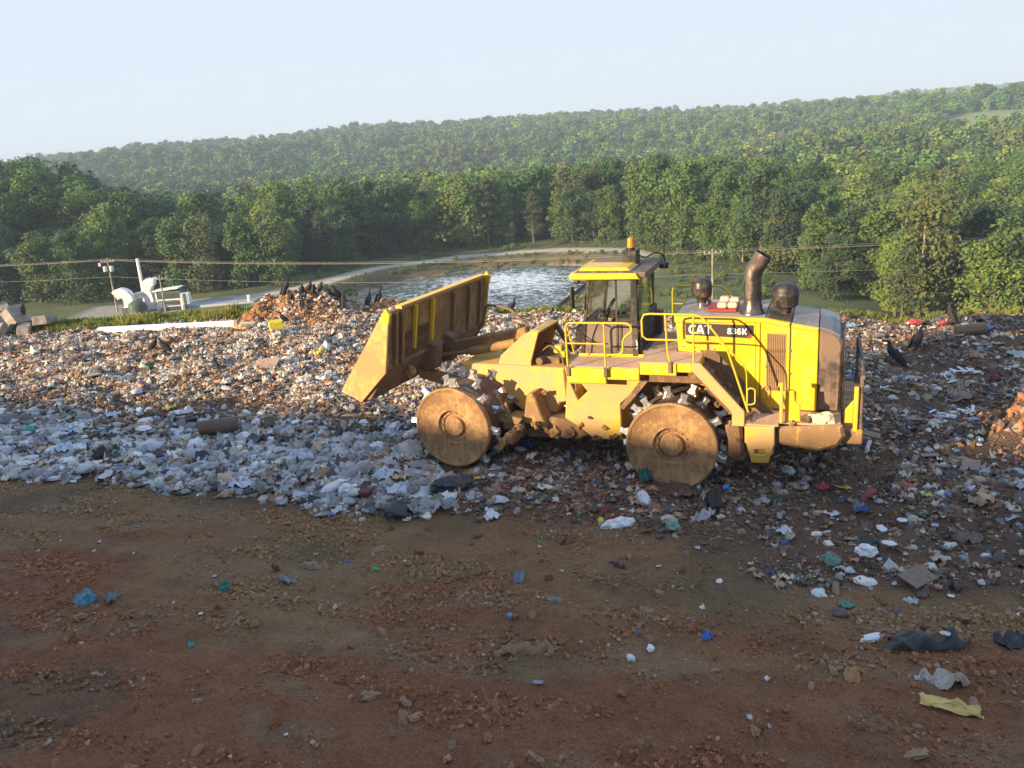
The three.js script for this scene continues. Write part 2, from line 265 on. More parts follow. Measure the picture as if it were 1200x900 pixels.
const leafFar = new THREE.MeshStandardMaterial({ vertexColors: true, roughness: 0.95, side: THREE.DoubleSide });
const barkMat = plain(0.13, 0.10, 0.075, 0.95), paleBark = plain(0.24, 0.2, 0.16, 0.95);
const KINDS = [
  { k: 'broad', name: 'broadleaf_tree', hue: [0.064, 0.136, 0.018], what: 'mid green broadleaf tree' },
  { k: 'broad', name: 'broadleaf_tree', hue: [0.118, 0.182, 0.022], what: 'yellow green broadleaf tree' },
  { k: 'poplar', name: 'tall_tree', hue: [0.090, 0.165, 0.024], what: 'tall narrow pale green tree' },
  { k: 'pine', name: 'pine_tree', hue: [0.050, 0.078, 0.022], what: 'pine tree' },
  { k: 'broad', name: 'broadleaf_tree', hue: [0.038, 0.088, 0.022], what: 'deep green broadleaf tree' },
  { k: 'poplar', name: 'tall_tree', hue: [0.090, 0.115, 0.028], what: 'tall olive brown tree' },
];
const HI = KINDS.map((K, i) => ({ crown: leafMesh(K.k === 'pine' ? 3000 : 4600, 18, lobed(18, K.k, 100 + i), 0.55, 200 + i, K.hue), trunk: trunkMesh(18, K.k, 300 + i) }));
const LO = KINDS.map((K, i) => leafMesh(520, 18, lobed(18, K.k, 400 + i), 1.75, 500 + i, K.hue));
const LO2 = KINDS.map((K, i) => leafMesh(520, 18, lobed(18, K.k, 600 + i), 1.75, 700 + i, K.hue));
{
  const r = rng(4242), spots = [];
  const clear = (x, z) => { // open ground: pond, its banks and road, the equipment pad, the meadow between pond and wood
    if (sdPoly(POND, x, z) < 19 + 3 * N2(x * 0.08, z * 0.08, 60)) return false;
    if (sdPoly([[-82, -140], [-40, -140], [-34, -160], [-46, -168], [-62, -163], [-82, -161]], x, z) < 0) return false;
    if (sdPoly([[8, -60], [42, -60], [47, -105], [45, -150], [33, -174], [8, -190]], x, z) < 2 * N2(x * 0.1, z * 0.1, 61)) return false;
    if (x < 0 && z > -166 - 0.06 * x) return false;
    return z < -98 + Math.max(0, 30 - Math.abs(x)) * -1;
  };
  // jittered lattice, wider with distance
  for (let ring = 96; ring < 1750; ) {
    const sp = ring < 260 ? 5.6 : ring < 500 ? 7.0 : ring < 900 ? 9 : 12;
    const na = Math.floor(78 * D2R * ring / sp);
    for (let i = 0; i < na; i++) {
      const a = (-39 + 78 * (i + r()) / na) * D2R, rr = ring + (r() - 0.5) * sp * 1.3; const x = rr * Math.sin(a), z = -rr * Math.cos(a);
      const s = r(), k = r();
      if (!clear(x, z)) continue;
      if (rr > 520 && rr < 900 && a > 27 * D2R && a < 34 * D2R && N2(x * 0.01, z * 0.01, 65) > -0.1) continue;      // a meadow on the far slope
      spots.push([x, z, rr, s, k]);
    }
    ring += sp * 0.95;
  }
  for (let ring = 2150; ring < 2750; ring += 14) { const na = Math.floor(78 * D2R * ring / 14); for (let i = 0; i < na; i++) { const a = -39 + 78 * (i + r()) / na; if (a > -9 && a < 13) continue; const x = ring * Math.sin(a * D2R), z = -ring * Math.cos(a * D2R); spots.push([x, z, ring, r(), r()]); } }
  // how high a tree's top stands in the view over the ones before it
  const scored = spots.map(([x, z, rr, s, k]) => {
    const patch = N2(x * 0.02, z * 0.02, 62), right = ss(30, 60, x);
    let kind = k < 0.28 + 0.3 * patch ? 0 : k < 0.5 + 0.2 * right ? 1 : k < 0.64 ? 2 : k < 0.76 - 0.1 * right ? 3 : k < 0.9 ? 4 : 5;
    let H = 9.5 + 8 * s * s + 2.5 * patch; if (kind === 2 || kind === 5) H *= 1.08; if (rr < 150) H *= 0.95;
    return { x, z, rr, H, kind, y: landH(x, z) - 0.3, turn: s * 40 };
  });
  const bins = new Map(); const near = scored.slice().sort((a, b) => a.rr - b.rr);
  const seen = [], rest = [];
  for (const t of near) {
    const a = Math.atan2(t.x, -t.z) / D2R, el = (t.y + t.H - 6.9) / t.rr, half = Math.max(1, Math.round((2.2 / t.rr) / D2R / 0.25)), b0 = Math.round(a / 0.25);
    let hid = 1e9; for (let b = b0 - half; b <= b0 + half; b++) hid = Math.min(hid, bins.get(b) ?? -9);
    const showing = (el - Math.max(hid, (t.y - 6.9) / t.rr)) * t.rr;
    t.px = Math.max(0, el - hid) * 1000; if (hid < -1) t.px = t.H / t.rr * 1000;
    for (let b = b0 - half; b <= b0 + half; b++) bins.set(b, Math.max(bins.get(b) ?? -9, el - 0.3 * t.H / t.rr));
    if (Math.abs(a) < 33.5 && showing > 1.5 && t.rr < 330 && seen.length < 297) seen.push(t); else rest.push(t);
  }
  const WHERE = t => t.x < -45 ? 'in the wood behind the white ducts' : t.x < -10 ? 'in the tree line along the perimeter road' : t.x < 30 ? 'in the line beyond the far pond bank' : t.rr > 200 ? 'in the wood above the grass slope' : 'in the near wood past the refuse edge';
  for (const t of seen) {
    const K = KINDS[t.kind], s = t.H / 18, o = new THREE.Group(); top(o, K.name);
    const tr = new THREE.Mesh(HI[t.kind].trunk, t.kind === 2 || t.kind === 5 ? paleBark : barkMat); tr.name = 'trunk'; const tn = Math.floor((t.turn * 13.7) % 3), cr = new THREE.Mesh(HI[t.kind].crown, leafTints[tn]); cr.name = 'crown'; o.add(tr, cr);
    o.position.set(t.x, t.y, t.z); o.rotation.y = t.turn; const fat = 0.9 + 0.35 * ((t.turn * 7.3) % 1); o.scale.set(s * fat, s, s * fat);
    const big = t.H > 15 ? 'towering' : t.H > 11.5 ? 'full grown' : 'smaller', lit = ['darker', '', 'lighter'][tn], d = `${big} ${lit} ${K.what} ${WHERE(t)}`.replace('  ', ' '); tag(o, d, 'tree', d);
  }
  const wood = top(new THREE.Group(), 'distant_wood'); wood.userData.kind = 'stuff'; tag(wood, 'wooded hillside of mixed trees fading into haze', 'woodland');
  const M = new THREE.Matrix4(), Q = new THREE.Quaternion(), up = V(0, 1, 0);
  for (let k = 0; k < 6; k++) for (let h = 0; h < 3; h++) {
    const list = rest.filter((t, i) => t.kind === k && (h === 0 ? t.rr < 300 : t.rr >= 300 && i % 2 === h - 1)); if (!list.length) continue;
    const m = new THREE.InstancedMesh(h === 0 ? HI[k].crown : h === 1 ? LO[k] : LO2[k], leafFar, list.length); m.name = 'canopy'; m.userData.kind = 'stuff';
    list.forEach((t, i) => { const s = t.H / 18, f = t.rr > 900 ? 1.5 : 1.2; M.compose(V(t.x, t.y, t.z), Q.setFromAxisAngle(up, t.turn), V(s * f, s, s * f)); m.setMatrixAt(i, M); const v = 0.55 + 0.85 * ((t.turn * 3.7) % 1); m.setColorAt(i, new THREE.Color().setRGB(v * (1 + 0.3 * N2(t.x * 0.01, t.z * 0.01, 63)), v, v)); });
    wood.add(m);
  }
  console.log('trees', seen.length, rest.length);
}
// weeds along the pond's banks, the road verges and the grass slope
{
  const r = rng(606), M = new THREE.Matrix4(), Q = new THREE.Quaternion(), L = [];
  for (let i = 0; i < 5200; i++) { const x = -75 + 130 * r(), z = -106 - 100 * r(), d = sdPoly(POND, x, z); if (d < 1.2 || d > 34 || (d > 7 && d < 13.5) || (x < -42 && z < -142) || N2(x * 0.15, z * 0.15, 75) + 0.4 * r() < 0.05) continue; L.push([x, z, 0.016 + 0.05 * r() * r()]); }
  const m = new THREE.InstancedMesh(LO[1], leafFar, L.length); L.forEach(([x, z, s], i) => { M.compose(V(x, landH(x, z) - 0.05, z), Q.setFromAxisAngle(V(0, 1, 0), r() * 6), V(s * 2.2, s, s * 2.2)); m.setMatrixAt(i, M); const v = 0.6 + 0.7 * r(), y = r(); m.setColorAt(i, new THREE.Color().setRGB(v * (0.8 + 0.7 * y), v, v)); });
  top(m, 'bank_weeds'); m.userData.kind = 'stuff'; tag(m, 'low weeds dotted over the pond banks and grass slope', 'weeds');
}
// grass on the berm and along the edge of the plateau
{
  const r = rng(77), blades = []; const one = (n, h, seed) => { const q = rng(seed), pos = []; for (let i = 0; i < n; i++) { const a = q() * 6.283, l = h * (0.5 + 0.7 * q()), x = (q() - 0.5) * 0.22, z = (q() - 0.5) * 0.22, dx = Math.cos(a) * l * 0.35, dz = Math.sin(a) * l * 0.35, px = -Math.sin(a) * 0.018, pz = Math.cos(a) * 0.018; pos.push(x - px, 0, z - pz, x + px, 0, z + pz, x + dx * 0.4, l * 0.65, z + dz * 0.4, x + dx * 0.4, l * 0.65, z + dz * 0.4, x + px, 0, z + pz, x + dx, l, z + dz); } const g = new THREE.BufferGeometry(); g.setAttribute('position', new THREE.Float32BufferAttribute(pos, 3)); g.computeVertexNormals(); return g; };
  const mat = new THREE.MeshPhysicalMaterial({ color: new THREE.Color().setRGB(1, 1, 1), roughness: 0.8, transmission: 0.3, thickness: 0, side: THREE.DoubleSide });
  const g = one(22, 0.5, 5), pts = [];
  for (let i = 0; i < 9000; i++) { const x = -31 + 24.5 * r(), z = -(edgeOf(x) - 0.2 + 3.4 * r()); if (x > -10.2 && r() < 0.6) continue; pts.push([x, z, 0.22 + 0.4 * r() * r() + 0.75 * Math.max(0, N2(x * 0.7, z * 0.7, 71))]); }
  for (let i = 0; i < 2600; i++) { const x = -6 + 30 * r(), z = -(edgeOf(x) + 0.3 + 2.5 * r()); pts.push([x, z, 0.2 + 0.35 * r()]); }
  const m = new THREE.InstancedMesh(g, mat, pts.length), M = new THREE.Matrix4(), Q = new THREE.Quaternion();
  pts.forEach(([x, z, s], i) => { M.compose(V(x, groundH(x, z) - 0.02, z), Q.setFromAxisAngle(V(0, 1, 0), r() * 6.28), V(s, s, s)); m.setMatrixAt(i, M); const k = N2(x * 0.5, z * 0.5, 72) + 0.5, v = 0.75 + 0.5 * r(); m.setColorAt(i, new THREE.Color().setRGB(lerp(0.15, 0.32, k) * v, lerp(0.2, 0.30, k) * v, lerp(0.03, 0.05, k) * v)); });
  top(m, 'long_grass'); m.userData.kind = 'stuff'; tag(m, 'long green grass on the berm behind the white pipe', 'grass');
}
// ---------------------------------------------------------------- the landfill compactor
const font = await new FontLoader().loadAsync('fonts/droid/droid_sans_bold.typeface.json');
{
  const YEL = [0.64, 0.40, 0.03], DUST = [0.33, 0.20, 0.10], MUD = [0.26, 0.15, 0.075];
  const paint = worn([0.72, 0.455, 0.022], [0.58, 0.38, 0.07], 0.16, 11, 0.36, { bump: 0.0012 });
  const paintDusty = worn(YEL, [0.54, 0.335, 0.14], 0.52, 12, 0.5);
  const paintMuddy = worn([0.56, 0.36, 0.06], MUD, 0.6, 13, 0.6, { bump: 0.008 });
  const mud = worn([0.27, 0.16, 0.085], [0.17, 0.095, 0.055], 0.5, 14, 0.9, { bump: 0.02, scale: 0.9 });
  const discM = worn([0.46, 0.27, 0.11], [0.24, 0.13, 0.06], 0.5, 15, 0.5, { bump: 0.012, scale: 0.55 });
  const drumM = worn([0.20, 0.15, 0.14], [0.16, 0.095, 0.06], 0.5, 16, 0.35, { metal: 0.55, bump: 0.006, scale: 0.9 });
  const steel = worn([0.66, 0.65, 0.63], [0.30, 0.23, 0.17], 0.34, 17, 0.3, { metal: 0.75, scale: 2.0 });
  const bladeM = worn([0.36, 0.20, 0.045], [0.20, 0.115, 0.055], 0.55, 18, 0.6, { bump: 0.006 });
  const plateM = worn([0.60, 0.39, 0.09], [0.42, 0.25, 0.11], 0.5, 19, 0.55, { bump: 0.003 });
  const deckTop = worn([0.50, 0.30, 0.17], [0.58, 0.38, 0.24], 0.45, 20, 0.9, { bump: 0.006 });
  const black = worn([0.018, 0.016, 0.016], [0.12, 0.085, 0.06], 0.25, 21, 0.4);
  const blackDusty = worn([0.05, 0.04, 0.035], [0.2, 0.135, 0.095], 0.55, 22, 0.6);
  const hoodTop = worn([0.24, 0.20, 0.18], [0.42, 0.33, 0.26], 0.5, 23, 0.55);
  const grilleM = worn([0.22, 0.125, 0.06], [0.32, 0.19, 0.09], 0.5, 24, 0.85);
  const exhaustM = worn([0.14, 0.12, 0.12], [0.2, 0.15, 0.13], 0.3, 25, 0.32, { metal: 0.8 });
  const railM = plain(0.62, 0.43, 0.025, 0.45), white = plain(0.8, 0.8, 0.78, 0.5), red = plain(0.34, 0.035, 0.03, 0.6), decalM = plain(0.045, 0.03, 0.028, 0.5), yell = plain(0.6, 0.36, 0.015, 0.5), orangeM = plain(0.9, 0.22, 0.01, 0.35), cloth = plain(0.55, 0.42, 0.32, 0.9), rubber = plain(0.02, 0.02, 0.02, 0.7), chrome = plain(0.7, 0.7, 0.7, 0.15, 1);
  const glass = new THREE.MeshPhysicalMaterial({ color: new THREE.Color().setRGB(0.80, 0.84, 0.78), transmission: 1, thickness: 0, roughness: 0.04, ior: 1.5, side: THREE.DoubleSide });
  const dustyGlass = worn([0.10, 0.075, 0.06], [0.20, 0.15, 0.115], 0.45, 26, 0.3);

  const root = top(new THREE.Group(), 'landfill_compactor');
  root.position.set(3.65, 0.07, -17.15); root.rotation.y = Math.PI - 21 * D2R;
  tag(root, 'yellow landfill compactor with spiked steel wheels and raised blade on the refuse', 'compactor');
  const FRONT = new THREE.Matrix4().makeTranslation(2.27, 0, 0).multiply(new THREE.Matrix4().makeRotationY(-5 * D2R)).multiply(new THREE.Matrix4().makeTranslation(2.27, 0.06, 0));
  let sec = null;
  function part(name, gs, mat, parent = root, label) { gs = [].concat(gs); const m = new THREE.Mesh(join(gs), mat); m.name = name; if (sec && parent === root) { m.applyMatrix4(sec); } parent.add(m); if (label) m.userData.label = label; return m; }

  // ---- wheels
  const cleatShape = [[-0.13, 0], [0.13, 0], [0.085, 0.06], [0.055, 0.13], [0.07, 0.22], [-0.07, 0.22], [-0.055, 0.13], [-0.085, 0.06]];
  const cleatA = boxUV(prism(cleatShape, -0.06, 0.06, 0.012));
  const cleatB = boxUV(mergeGeometries([prism(cleatShape, -0.05, 0.05, 0.012), prism(cleatShape.map(([x, y]) => [x * 0.8, y * 0.55]), -0.04, 0.04, 0.01).rotateY(Math.PI / 2)].map(g => strip(g.toNonIndexed()))));
  const R = 0.87, W = 1.32;
  const outerDisc = () => new THREE.LatheGeometry([[0.001, -0.02], [0.20, -0.02], [0.22, -0.035], [0.225, -0.10], [0.265, -0.10], [0.27, -0.07], [0.275, -0.065], [0.34, -0.065], [0.35, -0.062], [0.355, -0.005], [0.37, 0.0], [0.385, -0.004], [0.60, 0.0], [0.80, 0.035], [0.83, 0.06], [0.84, 0.068], [0.872, 0.068], [0.885, 0.05], [0.885, -0.11], [0.3, -0.13]].map(p => new THREE.Vector2(p[0], p[1])), 56);
  function wheel(x, y, side, spin) {                              // side -1: the left of the machine
    const g = new THREE.Group(); g.name = 'wheel'; if (sec) g.applyMatrix4(sec); root.add(g);
    g.position.add(V(0, 0, 0)); const z0 = side * 1.85, z1 = side * (1.85 - W), h = new THREE.Group(); h.position.set(x, y, 0);
    const put = (m) => { m.geometry = m.geometry.clone().translate(x, y, 0); g.add(m); return m; };
    const drum = new THREE.CylinderGeometry(R - 0.015, R - 0.015, W - 0.18, 56, 1); drum.rotateX(Math.PI / 2); drum.translate(0, 0, (z0 + z1) / 2 - side * 0.09);
    const dm = new THREE.Mesh(boxUV(drum), drumM); dm.name = 'drum'; put(dm);
    const d = outerDisc(); d.rotateX(side < 0 ? -Math.PI / 2 : Math.PI / 2); d.translate(0, 0, z0);
    const ds = new THREE.Mesh(boxUV(d), discM); ds.name = 'hub_disc'; put(ds);
    for (let b = 0; b < 14; b++) { const a = b / 14 * 6.283; const bolt = new THREE.Mesh(boxUV(cyl([Math.cos(a) * 0.308, Math.sin(a) * 0.308, z0 - side * 0.07], [Math.cos(a) * 0.308, Math.sin(a) * 0.308, z0 - side * 0.04], 0.017, 0.017, 6)), discM); bolt.name = 'bolt'; put(bolt); }
    const rows = 4;
    for (let k = 0; k < rows; k++) for (let j = 0; j < 8; j++) {
      const a = spin + (j + (k % 2) * 0.5 + (k === 2 ? 0.12 : 0)) / 8 * Math.PI * 2, z = lerp(z0, z1, 0.075 + 0.85 * k / (rows - 1));
      const m = new THREE.Mesh(k % 2 ? cleatB : cleatA, steel); m.name = 'cleat'; m.position.set(x + Math.cos(a) * (R - 0.03), y + Math.sin(a) * (R - 0.03), z);
      m.quaternion.setFromRotationMatrix(new THREE.Matrix4().makeBasis(V(-Math.sin(a), Math.cos(a), 0), V(Math.cos(a), Math.sin(a), 0), V(0, 0, -1))); m.rotateY(k % 2 ? 0.5 : (k === 0 ? 0.25 : -0.35)); g.add(m);
    }
    return g;
  }
  wheel(0, 0.88, -1, 0.24); wheel(0, 0.88, 1, 0.5);

  // ---- rear frame, platform and stairs
  part('rear_frame', [prism([[2.28, 1.15], [2.2, 2.05], [0.62, 2.25], [0.56, 2.02], [1.1, 1.52], [1.1, 0.75], [1.65, 0.72], [2.0, 0.98]], -1.32, -1.22, 0.02, [[[1.98, 1.55], [2.12, 1.9], [1.9, 1.9], [1.78, 1.75]]]), prism([[2.28, 1.15], [2.2, 2.05], [0.62, 2.25], [1.1, 1.5], [1.1, 0.75], [1.65, 0.72]], 1.2, 1.3, 0.02), box(-0.5, 2.0, 0.8, 2.0, -0.55, 0.55)], paintDusty);
  part('wheel_arch', [prism([[1.08, 1.5], [0.56, 2.2], [-0.6, 2.35], [-1.15, 1.7], [-1.2, 1.5], [-1.05, 1.45], [-0.55, 2.05], [0.5, 2.05], [1.0, 1.45]], -1.5, -0.5, 0.01), box(-1.2, 1.1, 0.9, 2.1, -0.52, -0.48, 0)], mud);
  part('inner_fender', prism([[-0.25, 2.14], [-0.05, 2.02], [-0.45, 1.75], [-0.85, 1.7], [-1.0, 1.2], [-1.15, 1.2], [-1.1, 2.1]], -0.9, -0.82, 0.01), paintMuddy);
  part('platform', [prism([[2.06, 2.05], [2.1, 2.36], [1.27, 2.36], [1.27, 2.05]], -1.75, -1.68), box(1.265, 2.04, 2.29, 2.352, -1.68, -0.84), box(0.62, 1.26, 2.13, 2.36, -1.71, -1.62), box(0.62, 1.265, 2.29, 2.352, -1.62, -0.84)], paint);
  part('platform', [box(-0.1, 0.6, 2.26, 2.5, -1.75, -0.92), box(-0.52, -0.115, 2.33, 2.5, -1.75, -0.92)], paint);
  part('deck_plate', [box(0.64, 2.06, 2.354, 2.375, -1.67, -0.83, 0), box(0.05, 0.62, 2.502, 2.52, -1.74, 0.8, 0), box(-0.5, 0.05, 2.502, 2.52, -1.74, -0.9, 0)], deckTop, root, 'dusty brown walkway plate');
  part('toe_board', [box(0.66, 2.05, 2.376, 2.44, -0.90, -0.875), box(0.58, 0.62, 2.376, 2.50, -1.66, -0.9)], paint);
  for (const x of [2.03, 1.27, 0.02, -0.42]) part('rail_socket', box(x - 0.035, x + 0.035, x > 1 ? 2.2 : 2.32, x > 1 ? 2.40 : 2.54, -1.79, -1.752, 0.01), blackDusty);
  // steps
  part('stair_stringer', prism([[-0.40, 2.54], [-0.55, 2.54], [-1.36, 1.63], [-1.36, 1.34], [-1.13, 1.34], [-1.13, 1.60], [-0.40, 2.38]], -1.82, -1.77), paintDusty);
  part('stair_stringer', prism([[-0.45, 2.62], [-0.75, 2.62], [-1.95, 1.28], [-1.6, 1.25], [-1.36, 1.36]], -1.16, -1.12), mud);
  for (let k = 0; k < 4; k++) { const t = k / 3.4; part('step', box(-0.62 - 0.24 * k - 0.13, -0.62 - 0.24 * k + 0.13, 2.28 - 0.28 * k - 0.03, 2.28 - 0.28 * k, -1.77, -1.16, 0.008), mud); }
  // tank and ledge behind the steps
  part('step_box', [prism([[-1.36, 1.36], [-1.90, 1.38], [-1.91, 1.05], [-1.80, 0.66], [-1.5, 0.64], [-1.40, 1.0]], -1.87, -1.80, 0.02, [[[-1.55, 0.82], [-1.74, 0.83], [-1.74, 0.92], [-1.55, 0.91]]]), box(-1.9, -1.36, 1.0, 1.36, -1.80, -1.0), box(-1.88, -1.48, 0.78, 0.98, -1.77, -1.3)], paintDusty);
  part('step_tread', box(-1.96, -1.38, 1.382, 1.40, -1.84, -0.95, 0), deckTop);
  part('wheel_scraper', [prism([[-0.98, 1.30], [-1.28, 1.36], [-1.32, 0.98], [-1.34, 0.66], [-1.0, 0.6], [-1.02, 1.0]], -1.68, -1.2, 0.05), box(-1.36, -1.0, 0.58, 0.70, -1.66, -1.25, 0.04)], mud);
  part('bumper', [prism([[-1.93, 1.33], [-2.35, 1.36], [-2.8, 1.40], [-3.06, 1.42], [-3.12, 1.22], [-3.0, 1.02], [-2.66, 0.90], [-1.93, 1.0]], -1.76, -1.60, 0.06), box(-3.05, -2.0, 1.0, 1.33, -1.6, 1.6, 0.05), prism([[-1.93, 1.33], [-3.06, 1.40], [-3.12, 1.22], [-2.66, 0.90], [-1.93, 1.0]], 1.6, 1.76, 0.05)], paintMuddy);
  part('ledge', box(-3.04, -1.95, 1.36, 1.39, -1.62, -0.9, 0.01), deckTop);
  part('corner_post', [box(-2.03, -1.97, 1.40, 2.14, -1.72, -1.66, 0.012), box(-2.03, -1.94, 2.10, 2.18, -1.73, -1.62, 0.01)], paintDusty);
  part('post_bracket', prism([[-2.06, 1.40], [-2.34, 1.40], [-2.33, 1.72], [-2.24, 1.80], [-2.22, 2.0], [-2.06, 2.0]], -1.58, -1.54), paint);
  part('rear_guard', [box(-3.32, -3.24, 1.25, 2.1, -1.55, -1.47), prism([[-3.1, 1.40], [-3.24, 1.40], [-3.24, 1.85], [-3.1, 1.66]], -1.52, -1.48)], paint);
  part('rear_guard', [box(-3.40, -3.33, 1.2, 2.3, -1.5, -1.42), box(-3.42, -3.36, 2.22, 2.30, -1.5, 1.5), box(-3.40, -3.33, 1.2, 2.3, 1.42, 1.5), box(-3.40, -3.37, 1.35, 2.2, -1.38, -0.6, 0.01)], blackDusty);
  part('rear_bumper_bar', box(-3.42, -3.05, 1.0, 1.3, -1.55, 1.55, 0.04), paintMuddy);

  // ---- engine hood
  const HW = 0.88;
  part('hood_side', [prism([[0.06, 3.20], [0.0, 2.52], [-0.3, 2.50], [-0.75, 2.45], [-1.55, 1.45], [-1.55, 3.17]], -HW, -HW + 0.05, 0.012)], paint);
  part('hood_side', [prism([[-1.562, 3.165], [-1.562, 1.42], [-2.095, 1.40], [-2.095, 3.08]], -HW - 0.004, -HW + 0.05, 0.012, [[[-1.66, 2.92], [-1.66, 1.78], [-2.03, 1.76], [-2.03, 2.87]]])], paint);
  part('hood_side', [prism([[-2.11, 3.075], [-2.11, 1.40], [-2.60, 1.40], [-2.60, 2.985]], -HW - 0.004, -HW + 0.05, 0.012)], paint);
  part('hood_side', prism([[0.06, 3.20], [0.0, 2.52], [-0.75, 2.45], [-1.55, 1.45], [-2.60, 1.40], [-2.60, 2.985], [-1.55, 3.17]], HW - 0.05, HW, 0.012), paint);
  part('hood_rim', [prism([[0.07, 3.10], [0.08, 3.235], [-1.63, 3.20], [-2.09, 3.115], [-2.09, 3.02], [-1.6, 3.10]], -HW - 0.02, -HW + 0.1, 0.02), prism([[-2.11, 3.11], [-2.11, 3.02], [-2.60, 2.93], [-2.60, 3.02]], -HW - 0.02, -HW + 0.1, 0.02)], paint);
  part('hood_front', prism([[0.05, 3.2], [0.0, 2.5], [-0.05, 2.5], [-0.0, 3.2]], -HW + 0.05, HW - 0.05, 0), black);
  part('hood_core', prism([[-0.06, 3.16], [-0.1, 2.2], [-0.7, 1.5], [-2.6, 1.35], [-2.62, 2.9], [-1.6, 3.12]], -HW + 0.06, HW - 0.06, 0), black);
  part('hood_top', [prism([[0.06, 3.19], [0.06, 3.225], [-1.62, 3.19], [-1.62, 3.155]], -HW + 0.1, HW, 0.005), prism([[-2.12, 3.065], [-2.12, 3.10], [-2.59, 3.01], [-2.59, 2.975]], -HW + 0.1, HW, 0.005)], hoodTop);
  part('top_vent', [prism([[-1.64, 3.15], [-1.64, 3.185], [-2.10, 3.10], [-2.10, 3.07]], -HW + 0.1, HW, 0.004)], grilleM);
  for (let k = 0; k < 9; k++) part('vent_slat', prism([[-1.68 - k * 0.045, 3.182 - k * 0.0083], [-1.68 - k * 0.045, 3.198 - k * 0.0083], [-1.695 - k * 0.045, 3.196 - k * 0.0083], [-1.695 - k * 0.045, 3.18 - k * 0.0083]], -HW + 0.12, -0.12, 0), blackDusty);
  part('seam', [box(-2.106, -2.098, 1.42, 3.1, -HW - 0.003, -HW + 0.06, 0), prism([[-2.098, 3.08], [-2.098, 3.108], [-2.112, 3.106], [-2.112, 3.08]], -HW - 0.022, HW, 0)], rubber);
  part('radiator_cowl', [prism([[-2.61, 3.02], [-2.61, 1.40], [-3.02, 1.38], [-3.04, 2.70], [-2.98, 2.84], [-2.86, 2.93]], -HW - 0.01, HW + 0.01, 0.05)], blackDusty, root, 'dusty dark radiator cowl');
  part('cowl_top', prism([[-2.615, 3.0], [-2.615, 3.035], [-2.85, 2.965], [-2.98, 2.88], [-2.97, 2.85], [-2.84, 2.93]], -HW + 0.02, HW, 0.008), worn([0.16, 0.17, 0.19], [0.28, 0.24, 0.2], 0.35, 28, 0.25));
  part('radiator_grille', box(-3.075, -3.02, 1.45, 2.75, -HW + 0.06, HW - 0.06, 0.01), black);
  // side grille: each upright slat is a piece
  const gr = part('side_grille', box(-2.035, -1.655, 1.755, 2.925, -HW + 0.005, -HW + 0.03, 0), grilleM);
  const slatG = boxUV(box(-0.011, 0.011, 0, 1.13, -0.012, 0.012, 0)); for (let k = 0; k < 11; k++) { const m = new THREE.Mesh(slatG, grilleM); m.name = 'slat'; m.position.set(-1.682 - k * 0.0328, 1.775, -HW + 0.0); gr.add(m); }
  part('door_handle', tube([[-1.60, 1.62, -HW - 0.01], [-1.60, 1.62, -HW - 0.06], [-1.60, 1.88, -HW - 0.06], [-1.72, 1.88, -HW - 0.06], [-1.72, 1.62, -HW - 0.06], [-1.62, 1.62, -HW - 0.06]], 0.01), paintDusty);
  part('latch', cyl([-1.635, 2.26, -HW - 0.03], [-1.635, 2.26, -HW + 0.01], 0.035), railM);
  for (const y of [2.55, 2.1]) part('hinge', box(-2.125, -2.08, y, y + 0.05, -HW - 0.02, -HW, 0.005), blackDusty);
  part('seam', [box(-1.47, -1.464, 1.7, 3.1, -HW - 0.002, -HW + 0.01, 0), box(-0.62, -0.616, 2.47, 3.1, -HW - 0.002, -HW + 0.01, 0)], rubber);
  for (const [x, y] of [[-0.1, 2.62], [-0.32, 2.6], [-0.32, 2.53], [-0.7, 2.58]]) part('bolt', cyl([x, y, -HW - 0.012], [x, y, -HW], 0.014, 0.014, 8), blackDusty);
  // decal and lettering
  const dec = part('decal', prism([[-0.14, 3.095], [-1.43, 3.06], [-1.43, 2.93], [-1.28, 2.81], [-0.14, 2.855]], -HW - 0.004, -HW - 0.0005, 0), decalM);
  part('decal_stripe', prism([[-1.43, 2.93], [-1.43, 2.87], [-1.36, 2.80], [-1.28, 2.81]], -HW - 0.006, -HW - 0.0035, 0), red, dec);
  const word = (s, size, x, y, m, dz) => { const g = new TextGeometry(s, { font, size, depth: 0.002, curveSegments: 4 }); g.computeBoundingBox(); g.rotateY(Math.PI); g.rotateZ(0.022); g.translate(x, y, -HW - dz); return part('lettering', g, m, dec); };
  word('CAT', 0.178, -0.185, 2.885, white, 0.006); word('836K', 0.118, -0.93, 2.885, white, 0.006);
  part('emblem_triangle', prism([[-0.315, 2.885], [-0.45, 2.885], [-0.385, 2.955]], -HW - 0.011, -HW - 0.0085, 0), yell, dec);
  // stacks and pre-cleaners
  part('exhaust_stack', [tube([[-1.36, 3.25, -0.42], [-1.36, 4.0, -0.42], [-1.56, 4.34, -0.42]], 0.168, 30, 22), new THREE.LatheGeometry([[0.24, 0], [0.235, 0.03], [0.2, 0.08], [0.172, 0.2], [0.166, 0.3]].map(p => new THREE.Vector2(...p)), 24).translate(-1.36, 3.2, -0.42)], exhaustM);
  const pre = (x, z, y, s) => { const m = part('air_precleaner', new THREE.LatheGeometry([[0.10, 0], [0.12, 0.1], [0.20, 0.14], [0.225, 0.17], [0.232, 0.33], [0.238, 0.335], [0.238, 0.37], [0.228, 0.38], [0.222, 0.46], [0.19, 0.53], [0.1, 0.56], [0.001, 0.565]].map(p => new THREE.Vector2(p[0] * s, p[1] * s)), 26).translate(x, y, z), black, root, 'black domed intake pre-cleaner'); part('intake_pipe', cyl([x, y - 0.12, z], [x, y + 0.03, z], 0.1 * s, 0.1 * s, 16), chrome, m); };
  pre(-0.32, 0.1, 3.3, 0.9); pre(-1.96, -0.15, 3.14, 1.08);
